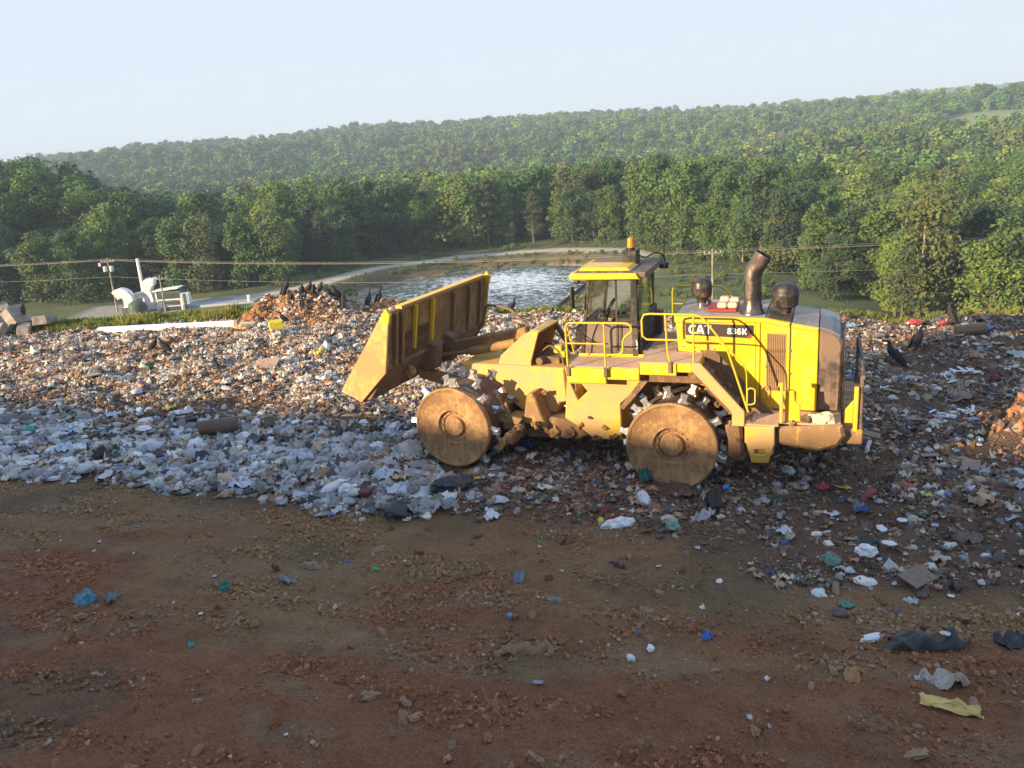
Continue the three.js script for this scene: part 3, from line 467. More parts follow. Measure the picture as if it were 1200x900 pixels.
  part('intake_collar', tube([[-0.45, 3.25, 0.35], [-0.4, 3.42, 0.22], [-0.32, 3.36, 0.1]], 0.05), chrome);
  part('top_box', box(-1.06, -0.5, 3.225, 3.27, -0.45, 0.3, 0.01), red, root, 'red tray on the engine hood');
  for (const [x, z, y] of [[-0.98, -0.28, 3.33], [-0.78, -0.28, 3.33], [-0.99, -0.02, 3.38], [-0.8, -0.02, 3.40]]) part('folded_pad', new RoundedBoxGeometry(0.2, 0.12, 0.2, 2, 0.05).translate(x, y, z), cloth);

  // ---- railings
  part('handrail', [tube([[2.03, 2.40, -1.76], [2.05, 3.27, -1.74], [0.78, 3.27, -1.74], [0.72, 3.12, -1.74], [0.92, 2.98, -1.74], [0.92, 2.66, -1.74], [1.27, 2.64, -1.74]], 0.021), tube([[1.27, 2.40, -1.76], [1.28, 3.27, -1.74]], 0.019), tube([[2.04, 2.86, -1.745], [1.28, 2.86, -1.745]], 0.017)], railM);
  part('handrail', [tube([[2.05, 3.27, -1.74], [2.12, 3.3, -1.5], [2.10, 2.9, -1.3], [2.05, 2.5, -1.2]], 0.016)], railM);
  part('handrail', [tube([[0.02, 2.50, -1.74], [0.07, 2.78, -1.74], [0.10, 3.46, -1.74]], 0.02), tube([[-0.42, 2.50, -1.74], [-0.42, 3.44, -1.74]], 0.02), tube([[-0.40, 2.96, -1.74], [0.54, 2.96, -1.74], [0.54, 3.46, -1.74], [-0.55, 3.44, -1.74], [-1.02, 2.84, -1.74], [-1.42, 1.62, -1.78]], 0.021), tube([[-0.4, 2.96, -1.74], [-0.95, 2.93, -1.74], [-1.38, 2.45, -1.76], [-1.40, 1.70, -1.78]], 0.014), tube([[-1.40, 1.66, -1.78], [-1.40, 2.08, -1.78], [-1.54, 2.08, -1.78], [-1.54, 1.78, -1.78], [-1.42, 1.76, -1.78]], 0.016)], railM);
  part('handrail', [tube([[0.55, 2.5, 1.7], [0.55, 3.35, 1.7], [-0.55, 3.35, 1.7], [-1.2, 2.6, 1.7]], 0.021), tube([[-0.2, 2.5, 1.7], [-0.2, 3.34, 1.7]], 0.019), tube([[0.55, 2.95, 1.7], [-0.8, 2.95, 1.7]], 0.017)], railM);

  // ---- cab
  const CX0 = 0.86, CX1 = 2.02, CW = 0.85;
  const post = (a, b, r = 0.035) => part('cab_post', boxUV(new THREE.BoxGeometry(r * 2, Math.hypot(...a.map((v, i) => b[i] - v)), r * 2).applyQuaternion(new THREE.Quaternion().setFromUnitVectors(V(0, 1, 0), V(b[0] - a[0], b[1] - a[1], b[2] - a[2]).normalize())).translate((a[0] + b[0]) / 2, (a[1] + b[1]) / 2, (a[2] + b[2]) / 2)), black);
  for (const z of [-CW, CW]) { post([1.98, 2.4, z], [1.80, 3.98, z * 0.95], 0.03); post([CX0, 2.4, z], [0.88, 3.98, z * 0.95], 0.055); }
  post([1.24, 2.5, -CW - 0.005], [1.24, 3.98, -CW * 0.955], 0.018); post([2.08, 2.5, 0], [1.92, 3.95, 0], 0.012);
  part('cab_base', [box(0.55, 2.06, 2.05, 2.5, -0.8, 0.85), box(0.86, 2.02, 2.40, 2.56, -CW, -CW + 0.04)], blackDusty);
  part('cab_rear_wall', prism([[0.60, 2.4], [0.86, 2.4], [0.88, 3.98], [0.78, 3.98], [0.80, 3.02], [0.60, 3.0]], 0.62, 0.85, 0.01), black);
  part('cab_rear_wall', box(0.74, 0.80, 2.4, 3.15, -CW + 0.02, 0.85), black);
  const pane = (name, q, mat = glass) => { const g = new THREE.BufferGeometry(); g.setAttribute('position', new THREE.Float32BufferAttribute([...q[0], ...q[1], ...q[2], ...q[0], ...q[2], ...q[3]], 3)); g.computeVertexNormals(); return part(name, g, mat); };
  const zs = y => -CW + (y - 2.4) * 0.027;
  pane('door_panel', [[1.95, 2.56, zs(2.56)], [0.92, 2.56, zs(2.56)], [0.92, 3.08, zs(3.08)], [1.885, 3.08, zs(3.08)]], dustyGlass).userData.label = 'dust covered lower door pane';
  pane('window_pane', [[1.88, 3.09, zs(3.09)], [1.26, 3.09, zs(3.09)], [1.26, 3.94, zs(3.94)], [1.79, 3.94, zs(3.94)]]);
  pane('window_pane', [[1.22, 3.09, zs(3.09)], [0.92, 3.09, zs(3.09)], [0.92, 3.94, zs(3.94)], [1.22, 3.94, zs(3.94)]]);
  pane('window_pane', [[0.79, 3.17, -0.78], [0.79, 3.17, 0.6], [0.80, 3.94, 0.6], [0.80, 3.94, -0.78]]);
  pane('window_pane', [[1.88, 3.0, 0.82], [0.92, 3.0, 0.82], [0.92, 3.94, 0.80], [1.79, 3.94, 0.80]]);
  pane('windscreen', [[2.0, 2.55, -0.8], [2.0, 2.55, 0.8], [1.82, 3.94, 0.78], [1.82, 3.94, -0.78]]);
  part('window_frame', [box(0.9, 1.9, 3.06, 3.10, zs(3.08) - 0.012, zs(3.08) + 0.02, 0), box(0.9, 1.82, 3.93, 3.98, zs(3.96) - 0.01, zs(3.96) + 0.02, 0), box(1.14, 1.18, 2.6, 3.06, zs(2.8) - 0.02, zs(2.8), 0)], black);
  part('operator_seat', [new RoundedBoxGeometry(0.5, 0.16, 0.5, 3, 0.05).translate(1.25, 2.95, 0), new RoundedBoxGeometry(0.14, 0.7, 0.48, 3, 0.05).rotateZ(0.15).translate(1.0, 3.32, 0), new RoundedBoxGeometry(0.1, 0.2, 0.28, 3, 0.04).translate(0.94, 3.76, 0), box(1.1, 1.4, 2.5, 2.9, -0.15, 0.15)], plain(0.10, 0.085, 0.07, 0.9));
  part('steering_column', [cyl([1.8, 2.55, 0], [1.6, 3.2, 0], 0.05, 0.04), new THREE.TorusGeometry(0.2, 0.02, 6, 24).rotateY(Math.PI / 2).rotateZ(0.5).translate(1.58, 3.22, 0), box(1.2, 1.7, 2.9, 3.05, 0.35, 0.6)], black);
  part('cab_roof', prism([[2.12, 3.98], [2.14, 4.05], [2.02, 4.13], [0.9, 4.13], [0.62, 4.10], [0.6, 3.99]], -0.93, 0.93, 0.03), blackDusty);
  part('roof_panel', [prism([[2.14, 3.965], [2.16, 4.07], [2.05, 4.10], [0.80, 4.095], [0.72, 3.975]], -1.0, -0.88, 0.025), box(1.90, 2.16, 3.98, 4.10, -0.88, 0.9, 0.04), prism([[2.0, 4.12], [1.92, 4.19], [1.0, 4.185], [0.92, 4.12]], -0.84, -0.1, 0.02)], paint);
  part('beacon_box', [box(0.96, 1.26, 4.13, 4.42, -0.15, 0.25, 0.015)], black);
  part('beacon', [cyl([1.1, 4.42, 0.0], [1.1, 4.47, 0.0], 0.085, 0.085, 18)], black);
  part('beacon_lens', [new THREE.LatheGeometry([[0.001, 0.2], [0.05, 0.195], [0.065, 0.17], [0.072, 0.0]].map(p => new THREE.Vector2(...p)), 20).translate(1.1, 4.47, 0.0)], orangeM, root, 'orange warning beacon');
  part('antenna', cyl([0.55, 3.9, 0.75], [0.56, 5.4, 0.75], 0.012, 0.005, 6), black);
  part('rear_lamp', [box(0.52, 0.62, 3.94, 4.05, 0.5, 0.85, 0.02), cyl([0.5, 3.95, 0.92], [0.62, 3.95, 0.92], 0.07, 0.07, 12)], black);
  part('roof_cable', tube([[0.98, 4.3, 0.1], [0.85, 4.2, 0.3], [0.72, 4.28, 0.6], [0.58, 4.18, 0.85], [0.55, 4.0, 0.9]], 0.016), rubber);
  part('mirror', [tube([[1.86, 3.9, -0.86], [2.1, 3.92, -1.05], [2.14, 3.4, -1.05], [1.92, 3.42, -0.88]], 0.012), box(2.06, 2.10, 3.42, 3.84, -1.14, -0.95, 0.02)], black);
  part('work_lamp', [new RoundedBoxGeometry(0.09, 0.1, 0.16, 2, 0.03).translate(2.02, 3.92, -0.85)], black);
  const guard = part('windscreen_guard', [box(2.03, 2.06, 2.98, 3.02, -0.95, 0.9, 0), box(2.1, 2.13, 2.5, 2.54, -0.95, 0.9, 0)], black);
  const barG = boxUV(cyl([2.12, 2.5, 0], [2.05, 3.0, 0], 0.01, 0.01, 5)); for (let k = 0; k < 22; k++) { const m = new THREE.Mesh(barG, black); m.name = 'bar'; m.position.z = -0.93 + k * 0.085; guard.add(m); }
  part('cab_hose', tube([[2.06, 3.0, -0.9], [1.98, 2.8, -0.98], [1.75, 2.68, -0.95], [1.5, 2.66, -0.93]], 0.014), rubber);
  part('door_grab', tube([[0.83, 2.56, -0.93], [0.80, 2.60, -0.98], [0.81, 2.72, -0.98], [0.83, 2.74, -0.93]], 0.012), white);

  // ---- front frame
  sec = FRONT;
  wheel(0, 0.88, -1, 0.05); wheel(0, 0.88, 1, 0.3);
  part('front_frame', [prism([[0.35, 1.95], [-2.12, 1.96], [-2.16, 1.22], [-1.98, 1.18], [-1.9, 0.95], [-1.2, 0.85], [-0.6, 1.3], [0.35, 1.4]], -0.62, 0.62, 0.03)], paintDusty);
  part('hitch_plate', [prism([[-2.12, 1.96], [-2.3, 1.7], [-2.3, 1.1], [-2.12, 1.2]], -0.4, 0.4, 0.02)], paintMuddy);
  part('tower', [prism([[-0.55, 1.955], [-0.62, 2.16], [-1.16, 2.62], [-1.42, 2.74], [-1.56, 2.72], [-1.34, 2.05], [-1.34, 1.955]], -0.58, -0.52, 0.012), prism([[-0.55, 1.955], [-0.62, 2.16], [-1.16, 2.62], [-1.42, 2.74], [-1.56, 2.72], [-1.34, 2.05], [-1.34, 1.955]], 0.52, 0.58, 0.012), prism([[-0.56, 2.0], [-0.64, 2.17], [-1.17, 2.63], [-1.43, 2.75], [-1.57, 2.73], [-1.56, 2.68], [-1.2, 2.58], [-0.7, 2.12], [-0.62, 2.0]], -0.518, 0.518, 0.008)], paintDusty);
  part('tower_brace', [prism([[-1.5, 2.6], [-1.56, 2.68], [-1.95, 2.05], [-1.85, 2.02]], 0.45, 0.55, 0.01), box(-1.9, -1.3, 1.96, 2.1, -0.3, 0.3), cyl([-1.5, 2.05, -0.5], [-1.5, 2.05, 0.5], 0.08)], mud);
  part('valve_block', [new RoundedBoxGeometry(0.2, 0.18, 0.2, 2, 0.04).translate(-1.9, 2.3, -0.3), new RoundedBoxGeometry(0.12, 0.14, 0.14, 2, 0.03).translate(-2.02, 2.2, -0.35)], railM);
  for (let k = 0; k < 4; k++) part('hose', tube([[-1.45, 2.2 + 0.05 * k, -0.35 + 0.1 * k], [-1.75, 2.42 - 0.03 * k, -0.4 + 0.08 * k], [-2.0, 2.2, -0.42 + 0.07 * k], [-2.05, 1.9, -0.4 + 0.07 * k], [-2.4, 1.75, -0.35 + 0.07 * k]], 0.02), k % 2 ? rubber : mud);
  // mud torn loose behind the wheel, scraper fingers
  part('wheel_scraper', [prism([[-0.85, 1.5], [-0.98, 1.25], [-1.05, 1.42], [-1.1, 1.05], [-1.4, 1.0], [-1.3, 0.85], [-0.85, 0.9], [-0.75, 1.2]], -1.35, -1.27, 0.02), prism([[-1.3, 0.82], [-1.42, 1.46], [-1.55, 1.5], [-1.62, 1.38], [-1.85, 0.75]], -1.1, -0.62, 0.03), box(-1.25, -0.9, 0.7, 0.95, -1.3, -0.62, 0.05)], paintMuddy);
  for (let k = 0; k < 5; k++) part('scraper_finger', prism([[-0.88, 0.45], [-1.05, 0.4], [-1.3, 0.72], [-1.25, 0.85]], -1.74 + k * 0.25, -1.68 + k * 0.25, 0.01), paintMuddy);
  part('scraper_beam', box(-1.35, -1.15, 0.55, 0.8, -1.75, 1.75, 0.04), mud);
  part('belly_guard', prism([[-1.9, 0.95], [-2.5, 0.9], [-2.75, 0.62], [-2.5, 0.5], [-1.3, 0.45], [-1.2, 0.85]], -0.95, 0.9, 0.04), mud);
  part('steering_cylinder', cyl([-2.1, 1.12, -0.62], [-2.75, 1.05, -0.75], 0.035, 0.035, 10), chrome);
  // lift arms and tilt link
  part('push_arm', prism([[-0.9, 2.35], [1.35, 1.88], [1.38, 2.12], [-0.85, 2.6]], 0.28, 0.52, 0.03), bladeM);
  part('push_arm', prism([[-0.6, 1.0], [1.6, 1.5], [1.62, 1.75], [-0.6, 1.3]], -0.5, -0.28, 0.03), bladeM);
  part('lift_cylinder', [cyl([-0.8, 2.35, -0.15], [0.35, 2.1, -0.15], 0.1, 0.1, 16), cyl([0.3, 2.11, -0.15], [1.3, 1.95, -0.15], 0.05, 0.05, 12)], bladeM);
  part('hose', tube([[1.15, 2.05, 1.2], [0.9, 2.1, 1.15], [0.62, 2.55, 1.1], [0.45, 2.95, 1.0], [-0.1, 3.0, 0.6], [-0.45, 2.95, 0.5], [-0.9, 2.55, 0.45]], 0.03), mud);

  // ---- blade
  const BW = 2.36;
  const bl = new THREE.Group(); bl.name = 'blade'; bl.applyMatrix4(FRONT); root.add(bl);
  const bp = (name, gs, mat, label) => part(name, gs, mat, bl, label);
  for (const s of [-1, 1]) bp('end_plate', prism([[0.98, 3.44], [1.06, 3.54], [2.42, 1.70], [1.93, 1.45], [1.22, 2.14]], s < 0 ? -BW : BW - 0.06, s < 0 ? -BW + 0.06 : BW, 0.012), plateM, s < 0 ? 'rust stained yellow blade end plate' : undefined);
  for (const s of [-1, 1]) bp('end_tip', prism([[0.96, 3.40], [1.05, 3.545], [1.25, 3.28], [1.02, 3.2]], s < 0 ? -BW - 0.006 : BW - 0.08, s < 0 ? -BW + 0.09 : BW + 0.006, 0.006), paint);
  bp('screen_panel', prism([[1.12, 3.38], [1.17, 3.38], [1.36, 2.2], [1.28, 2.2]], -BW + 0.06, BW - 0.06, 0.008), bladeM);
  bp('mouldboard', prism([[1.28, 2.22], [1.42, 2.24], [1.75, 1.75], [2.34, 1.68], [2.28, 1.60], [1.90, 1.5], [1.62, 1.72]], -BW + 0.06, BW - 0.06, 0.015), bladeM);
  bp('lower_box', prism([[1.22, 2.20], [1.30, 2.26], [1.70, 1.72], [1.92, 1.50], [1.72, 1.50]], -BW + 0.07, BW - 0.07, 0.015), mud);
  bp('cutting_edge', prism([[1.88, 1.44], [1.93, 1.50], [2.40, 1.72], [2.44, 1.66]], -BW + 0.02, BW - 0.02, 0.006), steel);
  for (const z of [-1.95, -1.7]) bp('rib', prism([[1.02, 3.36], [1.13, 3.38], [1.30, 2.2], [1.18, 2.2]], z - 0.05, z + 0.05, 0.012), bladeM);
  for (const z of [-1.18, -0.42]) bp('rib', prism([[1.0, 3.38], [1.10, 3.40], [1.245, 2.42], [1.16, 2.40]], z - 0.03, z + 0.03, 0.008), paint, 'yellow edged stiffening rib');
  for (const z of [0.6, 1.4, 2.0]) bp('rib', prism([[1.03, 3.3], [1.12, 3.36], [1.30, 2.2], [1.20, 2.2]], z - 0.03, z + 0.03, 0.008), bladeM);
  bp('top_rail', prism([[1.08, 3.36], [1.08, 3.42], [1.20, 3.42], [1.20, 3.36]], -BW + 0.09, BW - 0.09, 0.01), bladeM);
  const toothG = boxUV(box(1.03, 1.2, 3.40, 3.49, -0.018, 0.018, 0.006)); for (let k = 0; k < 40; k++) { const m = new THREE.Mesh(toothG, plateM); m.name = 'rack_tooth'; m.position.z = -1.75 + k * 0.099; bl.add(m); }
  const gapG = boxUV(prism([[1.2, 2.85], [1.225, 2.85], [1.32, 2.28], [1.29, 2.28]], -0.012, 0.012, 0)); for (let k = 0; k < 16; k++) { const m = new THREE.Mesh(gapG, mud); m.name = 'screen_bar'; m.position.set(-0.055, 0, -1.6 + k * 0.07); bl.add(m); }
  for (const z of [-0.38, 0.4]) bp('mount_lug', prism([[1.0, 2.3], [1.3, 2.45], [1.55, 1.8], [1.35, 1.7], [1.1, 1.75]], z - 0.16, z + 0.16, 0.03), mud);
  sec = null;
  // caked mud hanging on the frames, guards and scrapers
  const rr = rng(71), clump = k => { const g = mergeVertices(new THREE.IcosahedronGeometry(0.5, 2).deleteAttribute('uv').deleteAttribute('normal')), p = g.attributes.position; for (let i = 0; i < p.count; i++) { const v = V().fromBufferAttribute(p, i); v.multiplyScalar(0.75 + 0.7 * N3(v.x * 3 + k * 5, v.y * 3, v.z * 3)); p.setXYZ(i, v.x, v.y, v.z); } g.computeVertexNormals(); return boxUV(g); };
  const clumps = [clump(1), clump(2), clump(3)]; clumps.forEach(g => g.computeVertexNormals());
  for (const [x, y, z, s] of [[1.25, 0.8, -1.3, 0.3], [1.6, 0.75, -1.3, 0.34], [1.95, 1.0, -1.28, 0.26], [1.45, 1.0, -1.34, 0.16], [1.75, 1.2, -1.34, 0.12], [-1.15, 0.62, -1.5, 0.4], [-1.25, 1.0, -1.66, 0.22], [-1.1, 1.3, -1.6, 0.24], [-2.2, 1.38, -1.6, 0.22], [-2.45, 1.4, -1.5, 0.26], [-1.6, 0.66, -1.7, 0.2], [2.3, 0.75, -0.95, 0.4], [2.65, 0.7, -0.95, 0.36], [3.0, 0.9, -1.15, 0.32], [3.35, 0.85, -1.25, 0.36], [3.6, 1.15, -1.2, 0.24], [2.9, 1.5, -0.75, 0.2], [-0.8, 1.62, -1.2, 0.3], [-1.0, 2.0, -1.4, 0.2], [5.9, 1.95, -1.0, 0.3], [6.1, 1.8, 0.2, 0.4], [5.75, 2.25, -0.1, 0.3]]) { const m = new THREE.Mesh(clumps[Math.floor(rr() * 3)], rr() < 0.5 ? mud : paintMuddy); m.name = 'mud_clump'; m.position.set(x, y, z); m.rotation.set(rr() * 6, rr() * 6, rr() * 6); m.scale.set(s, s * 0.6, s * 0.8); root.add(m); }
  shadowed(root);
}
// ---------------------------------------------------------------- gas station by the pond, poles, wires
{
  const whiteM = worn([0.78, 0.78, 0.76], [0.5, 0.47, 0.42], 0.15, 51, 0.5, { scale: 0.12 }), green = worn([0.04, 0.075, 0.06], [0.08, 0.1, 0.07], 0.3, 52, 0.6, { scale: 0.12 }), wood = worn([0.34, 0.29, 0.24], [0.2, 0.16, 0.13], 0.4, 53, 0.9, { scale: 0.3 }), grey = plain(0.35, 0.36, 0.36, 0.6), dark = plain(0.04, 0.045, 0.045, 0.5), insul = plain(0.55, 0.56, 0.58, 0.35);
  const G = (name, x, z, label, cat, group, turn = 0) => { const o = top(new THREE.Group(), name); o.position.set(x, landH(x, z), z); o.rotation.y = turn; if (!/pole|pad|stack/.test(name)) o.scale.setScalar(0.8); return tag(o, label, cat, group); };
  const put = (o, name, gs, m, label) => { const k = new THREE.Mesh(join([].concat(gs)), m); k.name = name; o.add(k); if (label) k.userData.label = label; return k; };
  const bend = (pts, w, d) => { // a rectangular duct swept along a curve in the xy plane
    const c = new THREE.CatmullRomCurve3(pts.map(p => V(p[0], p[1], 0))), s = new THREE.Shape([[-w, -d], [w, -d], [w, d], [-w, d]].map(p => new THREE.Vector2(...p))); return new THREE.ExtrudeGeometry(s, { extrudePath: c, steps: 26, bevelEnabled: false });
  };
  const d1 = G('curved_duct', -65.6, -147.5, 'white gooseneck duct with its mouth turned down towards the pole', 'duct');
  put(d1, 'duct_wall', bend([[0.6, 0, 0], [0.6, 2.4], [0.5, 3.6], [-0.2, 4.5], [-1.3, 4.7], [-2.1, 4.2]], 1.0, 1.0), whiteM); put(d1, 'base_box', box(-0.9, 2.0, -0.6, 1.6, -1.4, 1.4, 0.05), green); put(d1, 'flange', box(-0.6, 1.8, 1.6, 1.8, -1.2, 1.2, 0.03), whiteM);
  const d2 = G('flared_duct', -62.4, -149, 'white duct rising from the green tank and flaring to an open horn', 'duct');
  put(d2, 'duct_wall', [bend([[0.3, 0.5], [0.2, 3.0], [0.0, 4.4], [0.5, 5.9], [1.3, 6.6]], 0.95, 0.95)], whiteM); put(d2, 'horn', prism([[0.0, 6.0], [-1.0, 6.2], [0.2, 7.0], [2.3, 7.2], [1.6, 5.9]], -1.0, 1.0, 0.03), whiteM); put(d2, 'gantry', [box(-3, 0.2, 3.0, 3.3, -0.9, 0.9), box(-2.8, -1.6, 3.3, 4.2, -0.7, 0.7)], whiteM);
  const tk = G('storage_tank', -63.4, -146, 'dark green round topped tank between the two white ducts', 'tank');
  put(tk, 'tank_shell', new THREE.LatheGeometry([[0.01, 3.1], [1.0, 3.0], [1.7, 2.5], [1.9, 1.8], [1.9, -0.6]].map(p => new THREE.Vector2(...p)), 28), green); put(tk, 'ladder', [box(-0.25, -0.2, 0, 2.6, 1.88, 1.95), box(0.2, 0.25, 0, 2.6, 1.88, 1.95)], grey);
  const vs = G('vent_stack', -64.0, -151, 'slim pale vent stack standing behind the green tank', 'stack'); put(vs, 'stack_tube', cyl([0, -0.5, 0], [0, 9.0, 0], 0.32, 0.28, 14), whiteM); put(vs, 'collar', cyl([0, 3, 0], [0, 3.3, 0], 0.5, 0.5, 14), grey);
  const sh = G('equipment_shed', -58.2, -148.5, 'open equipment shed with white roof canopy and dark louvres', 'shed');
  put(sh, 'wall', [box(-2.6, 2.6, 2.6, 4.2, -1.5, 1.5, 0.03)], green); put(sh, 'roof', prism([[-3.4, 4.25], [-3.2, 4.55], [2.2, 4.9], [2.3, 4.7]], -1.9, 1.9, 0.03), whiteM); put(sh, 'frame', [box(-2.9, -2.6, 0, 4.2, -1.6, -1.3), box(-2.9, -2.6, 0, 4.2, 1.3, 1.6), box(2.3, 2.6, 0, 2.6, 1.3, 1.6), box(-3.0, 3.0, 2.3, 2.55, -1.6, 1.6)], whiteM);
  for (let k = 0; k < 4; k++) put(sh, 'louvre', box(-2.2 + k * 1.1, -1.3 + k * 1.1, 2.85, 3.7, 1.5, 1.56, 0), dark); for (let k = 0; k < 3; k++) put(sh, 'step', box(-1.5, 2.8, 0.2 + 0.6 * k, 0.55 + 0.6 * k, 1.0 - 0.3 * k, 1.5, 0.02), k % 2 ? grey : dark);
  const cb = G('control_cabinet', -55.4, -147.5, 'white square cabinet at the end of the open shed', 'cabinet'); put(cb, 'case', box(-0.85, 0.85, 1.2, 3.6, -0.8, 0.8, 0.04), whiteM); put(cb, 'leg', box(-0.7, -0.5, -0.3, 1.2, -0.5, 0.5, 0), grey); put(cb, 'leg', box(0.5, 0.7, -0.3, 1.2, -0.5, 0.5, 0), grey); put(cb, 'door', box(-0.7, 0.7, 1.35, 3.45, 0.8, 0.84, 0.01), grey);
  const slab = G('concrete_pad', -51.0, -149.5, 'long pale concrete pad beside the open equipment shed', 'pad'); put(slab, 'pad_slab', box(-7, 7, -0.3, 0.35, -1.6, 1.6, 0.04), grey); put(slab, 'bollard', cyl([6, 0.3, 0.6], [6, 1.4, 0.6], 0.3, 0.3, 12), whiteM);

  const pole = (x, z, H, label, fancy) => {
    const o = G('utility_pole', x, z, label, 'utility pole'); put(o, 'shaft', cyl([0, -1, 0], [0, H, 0], 0.17, 0.12, 10), wood); put(o, 'crossarm', box(-1.2, 1.2, H - 0.75, H - 0.58, -0.09, 0.09, 0.01), wood);
    for (const k of [-1.1, -0.45, 0.45, 1.1]) put(o, 'insulator', cyl([k, H - 0.58, 0], [k, H - 0.3, 0], 0.06, 0.045, 8), insul);
    if (fancy) { for (const k of [-0.55, 0.55]) put(o, 'transformer', new THREE.LatheGeometry([[0.01, 1.05], [0.2, 1.0], [0.34, 0.9], [0.34, 0.05], [0.01, 0]].map(p => new THREE.Vector2(...p)), 16).translate(k, H - 2.4, 0.25), insul); put(o, 'fuse_bracket', box(-1.7, -1.3, H - 1.4, H - 0.8, -0.05, 0.05), insul); }
    return o;
  };
  const pA = pole(-69.0, -150.5, 9.6, 'leaning wooden utility pole with two grey transformers beside the white gooseneck duct', true);
  const pC = pole(-58.3, -145.0, 6.6, 'short bare wooden pole in front of the open equipment shed', false);
  const pB = pole(28.6, -116.5, 8.6, 'pale utility pole with crossarm above the grass slope behind the compactor', false);
  shadowed(pA); shadowed(pB); shadowed(pC);
  const wireM = plain(0.42, 0.36, 0.3, 0.5, 0.3);
  const wire = (a, b, sag, label) => { const A = V(...a), B = V(...b), M = A.clone().lerp(B, 0.5); M.y -= sag; const c = new THREE.QuadraticBezierCurve3(A, M, B); const m = new THREE.Mesh(new THREE.TubeGeometry(c, 40, 0.013, 4), wireM); top(m, 'overhead_wire'); tag(m, label, 'wire', label); };
  const ya = landH(-69, -150.5) + 9.3, yb = landH(28.6, -116.5) + 8.3;
  for (const k of [-1.1, 0.45, 1.1]) { wire([-69 + k * 0.3, ya, -150.5 + k], [28.6 + k * 0.2, yb, -116.5 + k], 2.2, 'upper wire slung between the two utility poles'); wire([28.6, yb, -116.5 + k], [130, yb + 3.5, -92 + k], 2.0, 'upper wire running from the pale pole past the near wood'); wire([-69, ya, -150.5 + k], [-140, ya + 1, -166 + k], 1.2, 'upper wire running past the dark wood to the transformer pole'); }
  wire([-69, ya - 3.0, -150.5], [28.6, yb - 3.2, -116.5], 2.2, 'lower wire slung between the two utility poles'); wire([28.6, yb - 3.2, -116.5], [130, yb - 0.5, -92], 2.0, 'lower wire running from the pale pole past the near wood'); wire([-69, ya - 3, -150.5], [-140, ya - 2, -166], 1.2, 'lower wire running past the dark wood to the transformer pole');
}
// white pipe at the edge
{
  const pm = worn([0.8, 0.78, 0.72], [0.6, 0.5, 0.38], 0.12, 54, 0.5, { scale: 0.3 }), o = top(new THREE.Group(), 'white_pipe'); o.position.set(-13.75, 0, -34.8); o.rotation.y = -0.09; tag(o, 'long white plastic pipe lying in front of the grass berm', 'pipe');
  const y = groundH(-13.75, -34.8) + 0.17; const t = new THREE.Mesh(boxUV(cyl([-3.2, y, 0], [2.6, y - 0.02, 0], 0.19, 0.19, 20)), pm); t.name = 'pipe_tube'; const e = new THREE.Mesh(boxUV(new THREE.SphereGeometry(0.19, 16, 10).scale(0.6, 1, 1).translate(-3.2, y, 0)), pm); e.name = 'end_cap'; const k = new THREE.Mesh(boxUV(cyl([2.6, y - 0.02, 0], [2.75, y - 0.02, 0], 0.22, 0.22, 16)), plain(0.3, 0.2, 0.14, 0.9)); k.name = 'coupling'; const k2 = new THREE.Mesh(boxUV(cyl([2.75, y - 0.03, 0], [3.5, y - 0.1, 0.05], 0.16, 0.16, 14)), plain(0.42, 0.36, 0.28, 0.9)); k2.name = 'pipe_stub'; o.add(t, e, k, k2); shadowed(o);
}
// broken concrete by the berm
{
  const cm = worn([0.36, 0.32, 0.28], [0.25, 0.2, 0.16], 0.4, 55, 0.95, { bump: 0.02, scale: 0.6 }), r = rng(9);
  const S = [[-22.60, -35.77, 1.5, 0.55, 1.0, 0.1, 'flat broken concrete slab at the foot of the rubble heap'], [-22.17, -36.54, 1.0, 0.45, 0.8, 0.5, 'tilted concrete slab on the rubble heap'], [-23.15, -36.65, 1.3, 0.7, 1.0, -0.3, 'large pale concrete block at the back of the rubble heap'], [-21.07, -36.43, 0.9, 0.5, 0.8, 0.9, 'concrete slab standing on edge in the rubble heap'], [-20.52, -35.88, 0.8, 0.3, 0.5, 0.3, 'small concrete block fallen from the rubble heap'], [-19.97, -36.65, 1.5, 0.4, 0.6, -0.25, 'long concrete beam leaning off the rubble heap'], [-23.70, -35.66, 0.9, 0.5, 0.7, 0.4, 'squat concrete lump beside the flat slab'], [-22.27, -37.20, 1.2, 0.5, 0.9, -0.6, 'topmost concrete slab of the rubble heap'], [-21.40, -35.55, 0.6, 0.35, 0.5, 0.7, 'concrete chunk lying against the tilted slab']];
  S.forEach(([x, z, a, b, c, t, label], i) => { const g = new RoundedBoxGeometry(a, b, c, 3, 0.05), p = g.attributes.position; for (let k = 0; k < p.count; k++) { const q = V().fromBufferAttribute(p, k); const n = 1 + 0.22 * N3(q.x * 2.2 + i * 9, q.y * 2.2, q.z * 2.2); p.setXYZ(k, q.x * n, q.y * n, q.z * n); } g.computeVertexNormals(); const m = top(new THREE.Mesh(boxUV(g), cm), 'concrete_slab'); m.position.set(x, groundH(x, z) + 0.16 + (i === 7 ? 0.55 : i === 1 || i === 3 ? 0.25 : 0.05), z); m.rotation.set((r() - 0.5) * 0.3, r() * 3, t); tag(m, label, 'concrete'); shadowed(m); });
}
